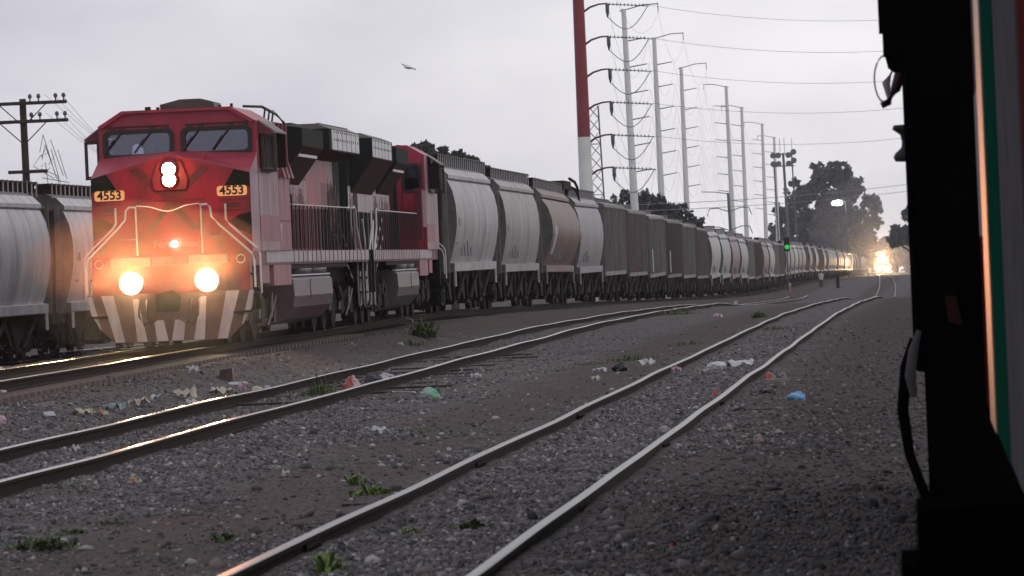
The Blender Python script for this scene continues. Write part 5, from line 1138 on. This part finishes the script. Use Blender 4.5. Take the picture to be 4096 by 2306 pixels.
tag(coach, 'coach close at the right edge with green, grey and red upright panels', 'coach'); hw = 1.45; zc = float(zC(Y0))
def cb(nm, x0, x1, d0, d1, z0, z1, m): mb = MB(); mb.box(x0, x1, d0-Y0, d1-Y0, z0, z1); return mb.build(nm, [m], coach)
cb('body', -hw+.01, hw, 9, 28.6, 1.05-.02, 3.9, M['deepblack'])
cb('red_panel', -hw-.004, -hw+.02, 12, 16.0, .82, 3.9, M['coach_red'])
cb('grey_panel', -hw-.008, -hw+.02, 16.0, 20.6, .80, 3.9, M['coach_grey'])
cb('green_panel', -hw-.014, -hw+.02, 20.6, 23.8, .80, 3.9, M['coach_green'])
cb('trim_strip', -hw-.022, -hw+.02, 23.8, 25.7, .80, 3.9, M['trim'])
cb('white_panel', -hw-.006, -hw+.02, 25.8, 28.4, 1.75, 2.55, M['coach_white']); cb('maroon_panel', -hw-.006, -hw+.02, 25.8, 28.4, .80, 1.75, M['coach_maroon']); cb('window', -hw-.002, -hw+.02, 25.8, 28.4, 2.55, 3.9, M['glassdark'] if 'glassdark' in M else M['black'])
cb('side_sill', -hw-.02, hw, 9, 28.6, .70, .80, M['deepblack']); cb('underframe', -hw+.1, hw-.1, 9, 28.4, .12, .70, M['deepblack'])
mb = MB(); mb.prism([(-hw, 3.9), (hw, 3.9), (hw*.8, 4.2), (0, 4.35), (-hw*.8, 4.2)], 'y', 9-Y0, 28.6-Y0, 0); mb.build('roof', [M['black']], coach)
for d in (12, 25): 
    mb = MB(); wheelset(mb, d-Y0, .42); mb.build('wheelset', [M['wheel']], coach)
ds_ = 13.8
for nm, px, py in (('footstep', 918, 507), ('footstep', 903, 561)):
    a, b = ray(px, py); x = a*ds_-sx(.35, ds_); z = CZ+b*ds_-zc; mb = MB(); mb.box(-hw+x, -hw+.5, ds_-.35-Y0, ds_+.35-Y0, z-.30, z); mb.build(nm, [M['deepblack']], coach)
# black railcar end ahead of the coach
Y1 = 30.0; car = empty('dark_railcar', (sx(-.045, Y1)+1.5, Y1, float(zC(Y1)))); car.rotation_euler = (0, 0, -math.atan(.082)); tag(car, 'unlit black railcar end filling the right of the view, ahead of the coach', 'railcar'); hw = 1.5
def kb(nm, x0, x1, y0, y1, z0, z1, m): mb = MB(); mb.box(x0, x1, y0, y1, z0, z1); return mb.build(nm, [m], car)
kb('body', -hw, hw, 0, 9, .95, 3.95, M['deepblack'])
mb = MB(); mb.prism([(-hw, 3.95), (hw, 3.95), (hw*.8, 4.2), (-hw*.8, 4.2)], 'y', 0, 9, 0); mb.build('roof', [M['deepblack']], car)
mb = MB(); mb.tube([(-hw, -.005, .96), (-hw, -.005, 3.9)], .022, 6); mb.build('corner_post', [M['deepblack']], car)
mb = MB(); mb.tube([(-hw-.01, .1, 1.15), (-hw-.07, .1, .98), (-hw-.10, .1, .72), (-hw-.07, .1, .45), (-hw+.03, .1, .15)], [.03, .035, .035, .03, .03], 8); mb.build('brake_pipe', [M['deepblack']], car)
mb = MB(); mb.tube([(-hw+.02, -.03, 1.20), (-hw-.02, -.03, 1.08), (-hw-.045, -.03, .93), (-hw-.03, -.03, .80)], [.015, .03, .034, .02], 8); mb.build('pale_cover', [M['coach_grey']], car)
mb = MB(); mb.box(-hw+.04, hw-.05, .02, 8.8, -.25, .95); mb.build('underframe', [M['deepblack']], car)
mb = MB(); mb.tube([(-hw+.08, -.10, .10), (-hw+.10, -.12, .0), (-hw+.07, -.10, -.2)], .04, 8); mb.build('air_hose', [mat('dusty_hose', (.025, .018, .016), .9, spec=.1)], car)
mb = MB(); mb.add([(-hw+.18, -.02, 1.40), (-hw+.25, -.02, 1.40), (-hw+.28, -.02, 1.22), (-hw+.2, -.02, 1.24), (-hw+.18, -.002, 1.40), (-hw+.25, -.002, 1.40), (-hw+.28, -.002, 1.22), (-hw+.2, -.002, 1.24)], [(0, 1, 2, 3), (0, 4, 5, 1), (1, 5, 6, 2), (2, 6, 7, 3), (3, 7, 4, 0)], 0); mb.build('rusty_bracket', [mat('rust_bracket', (.035, .012, .010), .8, spec=.1)], car)
# fittings that stick out of its side: lamp, hanging tube, spool
mb = MB(); mb.box(-hw-.115, -hw, .02, .18, 3.43, 3.75); mb.box(-hw-.10, -hw, .0, .16, 3.30, 3.44); mb.box(-hw-.06, -hw, .03, .13, 3.22, 3.31); mb.box(-hw-.125, -hw, .0, .2, 2.86, 3.22); mb.box(-hw-.145, -hw-.12, .04, .15, 3.0, 3.26); mb.prism([(-hw-.115, 2.86), (-hw, 2.86), (-hw, 2.76), (-hw-.06, 2.76), (-hw-.10, 2.79)], 'y', .02, .16, 0); mb.build('marker_lamp', [M['deepblack']], car)
mb = MB(); mb.tube([(-hw-.02, .08, 2.78), (-hw-.06, .08, 2.66), (-hw-.105, .08, 2.585), (-hw-.15, .08, 2.565)], [.035, .030, .022, .020], 8); mb.build('hanging_tube', [mat('magenta_tube', (.035, .006, .014), .5)], car)
mb = MB(); mb.tube([(-hw-.07, .09, 2.78), (-hw-.115, .09, 2.70), (-hw-.10, .09, 2.60)], [.01, .026, .012], 7); mb.build('pale_tag', [M['coach_white']], car)
mb = MB(); mb.tube([(-hw-.11, .08, 2.87)]+[(-hw-.11-.075*math.sin(t), .08, 2.72+.15*math.cos(t)) for t in np.linspace(.3, 2.5, 9)]+[(-hw-.12, .08, 2.58)], .005, 5); mb.build('thin_cable', [M['black']], car)
mb = MB(); mb.lathe([(.0, .10), (.115, .10), (.125, .07), (.07, .03), (.06, -.02), (.065, -.06), (.11, -.10), (.125, -.13), (.11, -.16), (0, -.165)], (0, 0, 0), 18); o = mb.build('side_horn', [mat('horn_grey', (.02, .017, .02), .6, spec=.2)], car); o.location = (-hw+.015, .16, 2.36); o.scale = (.85, .85, .85)

# ---------------------------------------------------------------- haze: even air round the whole scene
hz_m = bpy.data.materials.new('haze'); hz_m.use_nodes = True; t = hz_m.node_tree; t.nodes.clear(); o_ = nn(t, 'ShaderNodeOutputMaterial'); pv = nn(t, 'ShaderNodeVolumePrincipled')
pv.inputs['Color'].default_value = (.93, .93, 1, 1); pv.inputs['Density'].default_value = HAZE; pv.inputs['Anisotropy'].default_value = .55
t.links.new(pv.outputs[0], o_.inputs['Volume'])
mb = MB(); mb.box(-700, 800, -60, 2400, -14, 42); hzo = mb.build('haze', [hz_m]); tag(hzo, 'thin evening haze over the yard', None, None, 'stuff')
sm_m = bpy.data.materials.new('smoke'); sm_m.use_nodes = True; t = sm_m.node_tree; t.nodes.clear(); o_ = nn(t, 'ShaderNodeOutputMaterial'); pv = nn(t, 'ShaderNodeVolumePrincipled')
pv.inputs['Color'].default_value = (.9, .88, .92, 1); pv.inputs['Anisotropy'].default_value = .6; pv.inputs['Density'].default_value = SMOKE  # smoke put in so that the far headlight shows a glow
t.links.new(pv.outputs[0], o_.inputs['Volume'])
bm = bmesh.new(); bmesh.ops.create_icosphere(bm, subdivisions=4, radius=1)
me = bpy.data.meshes.new('headlight_smoke'); bm.to_mesh(me); bm.free(); me.materials.append(sm_m); o = bpy.data.objects.new('headlight_smoke', me); COL.objects.link(o); o.scale = (17, 40, 13); o.location = (float(XC(985))+2, 975, float(zC(985))+8); tag(o, 'thin smoke hanging round the oncoming locomotive, put in to carry its headlight glow', None, None, 'stuff')
mi_m = bpy.data.materials.new('halo_mist'); mi_m.use_nodes = True; t = mi_m.node_tree; t.nodes.clear(); o_ = nn(t, 'ShaderNodeOutputMaterial'); pv = nn(t, 'ShaderNodeVolumePrincipled')  # added volume, no vapour there: it forms the halo round the lamps
pv.inputs['Color'].default_value = (.95, .92, .92, 1); pv.inputs['Anisotropy'].default_value = .7; pv.inputs['Density'].default_value = HALO_MIST
t.links.new(pv.outputs[0], o_.inputs['Volume'])
bm = bmesh.new(); bmesh.ops.create_icosphere(bm, subdivisions=4, radius=1)
for v in bm.verts: v.co *= 1+.22*mnoise.noise(v.co*1.1)
me = bpy.data.meshes.new('halo_mist_patch'); bm.to_mesh(me); bm.free(); me.materials.append(mi_m); o = bpy.data.objects.new('halo_mist_patch', me); COL.objects.link(o); o.scale = (2.7, 3.4, 1.55); o.location = (float(XA(94))+.1, 94, float(zA(94))+1.25); tag(o, 'added patch of thin vapour that gives the lamps of the leading locomotive a halo', None, None, 'stuff')
# the open space under the near train's edge: nothing else
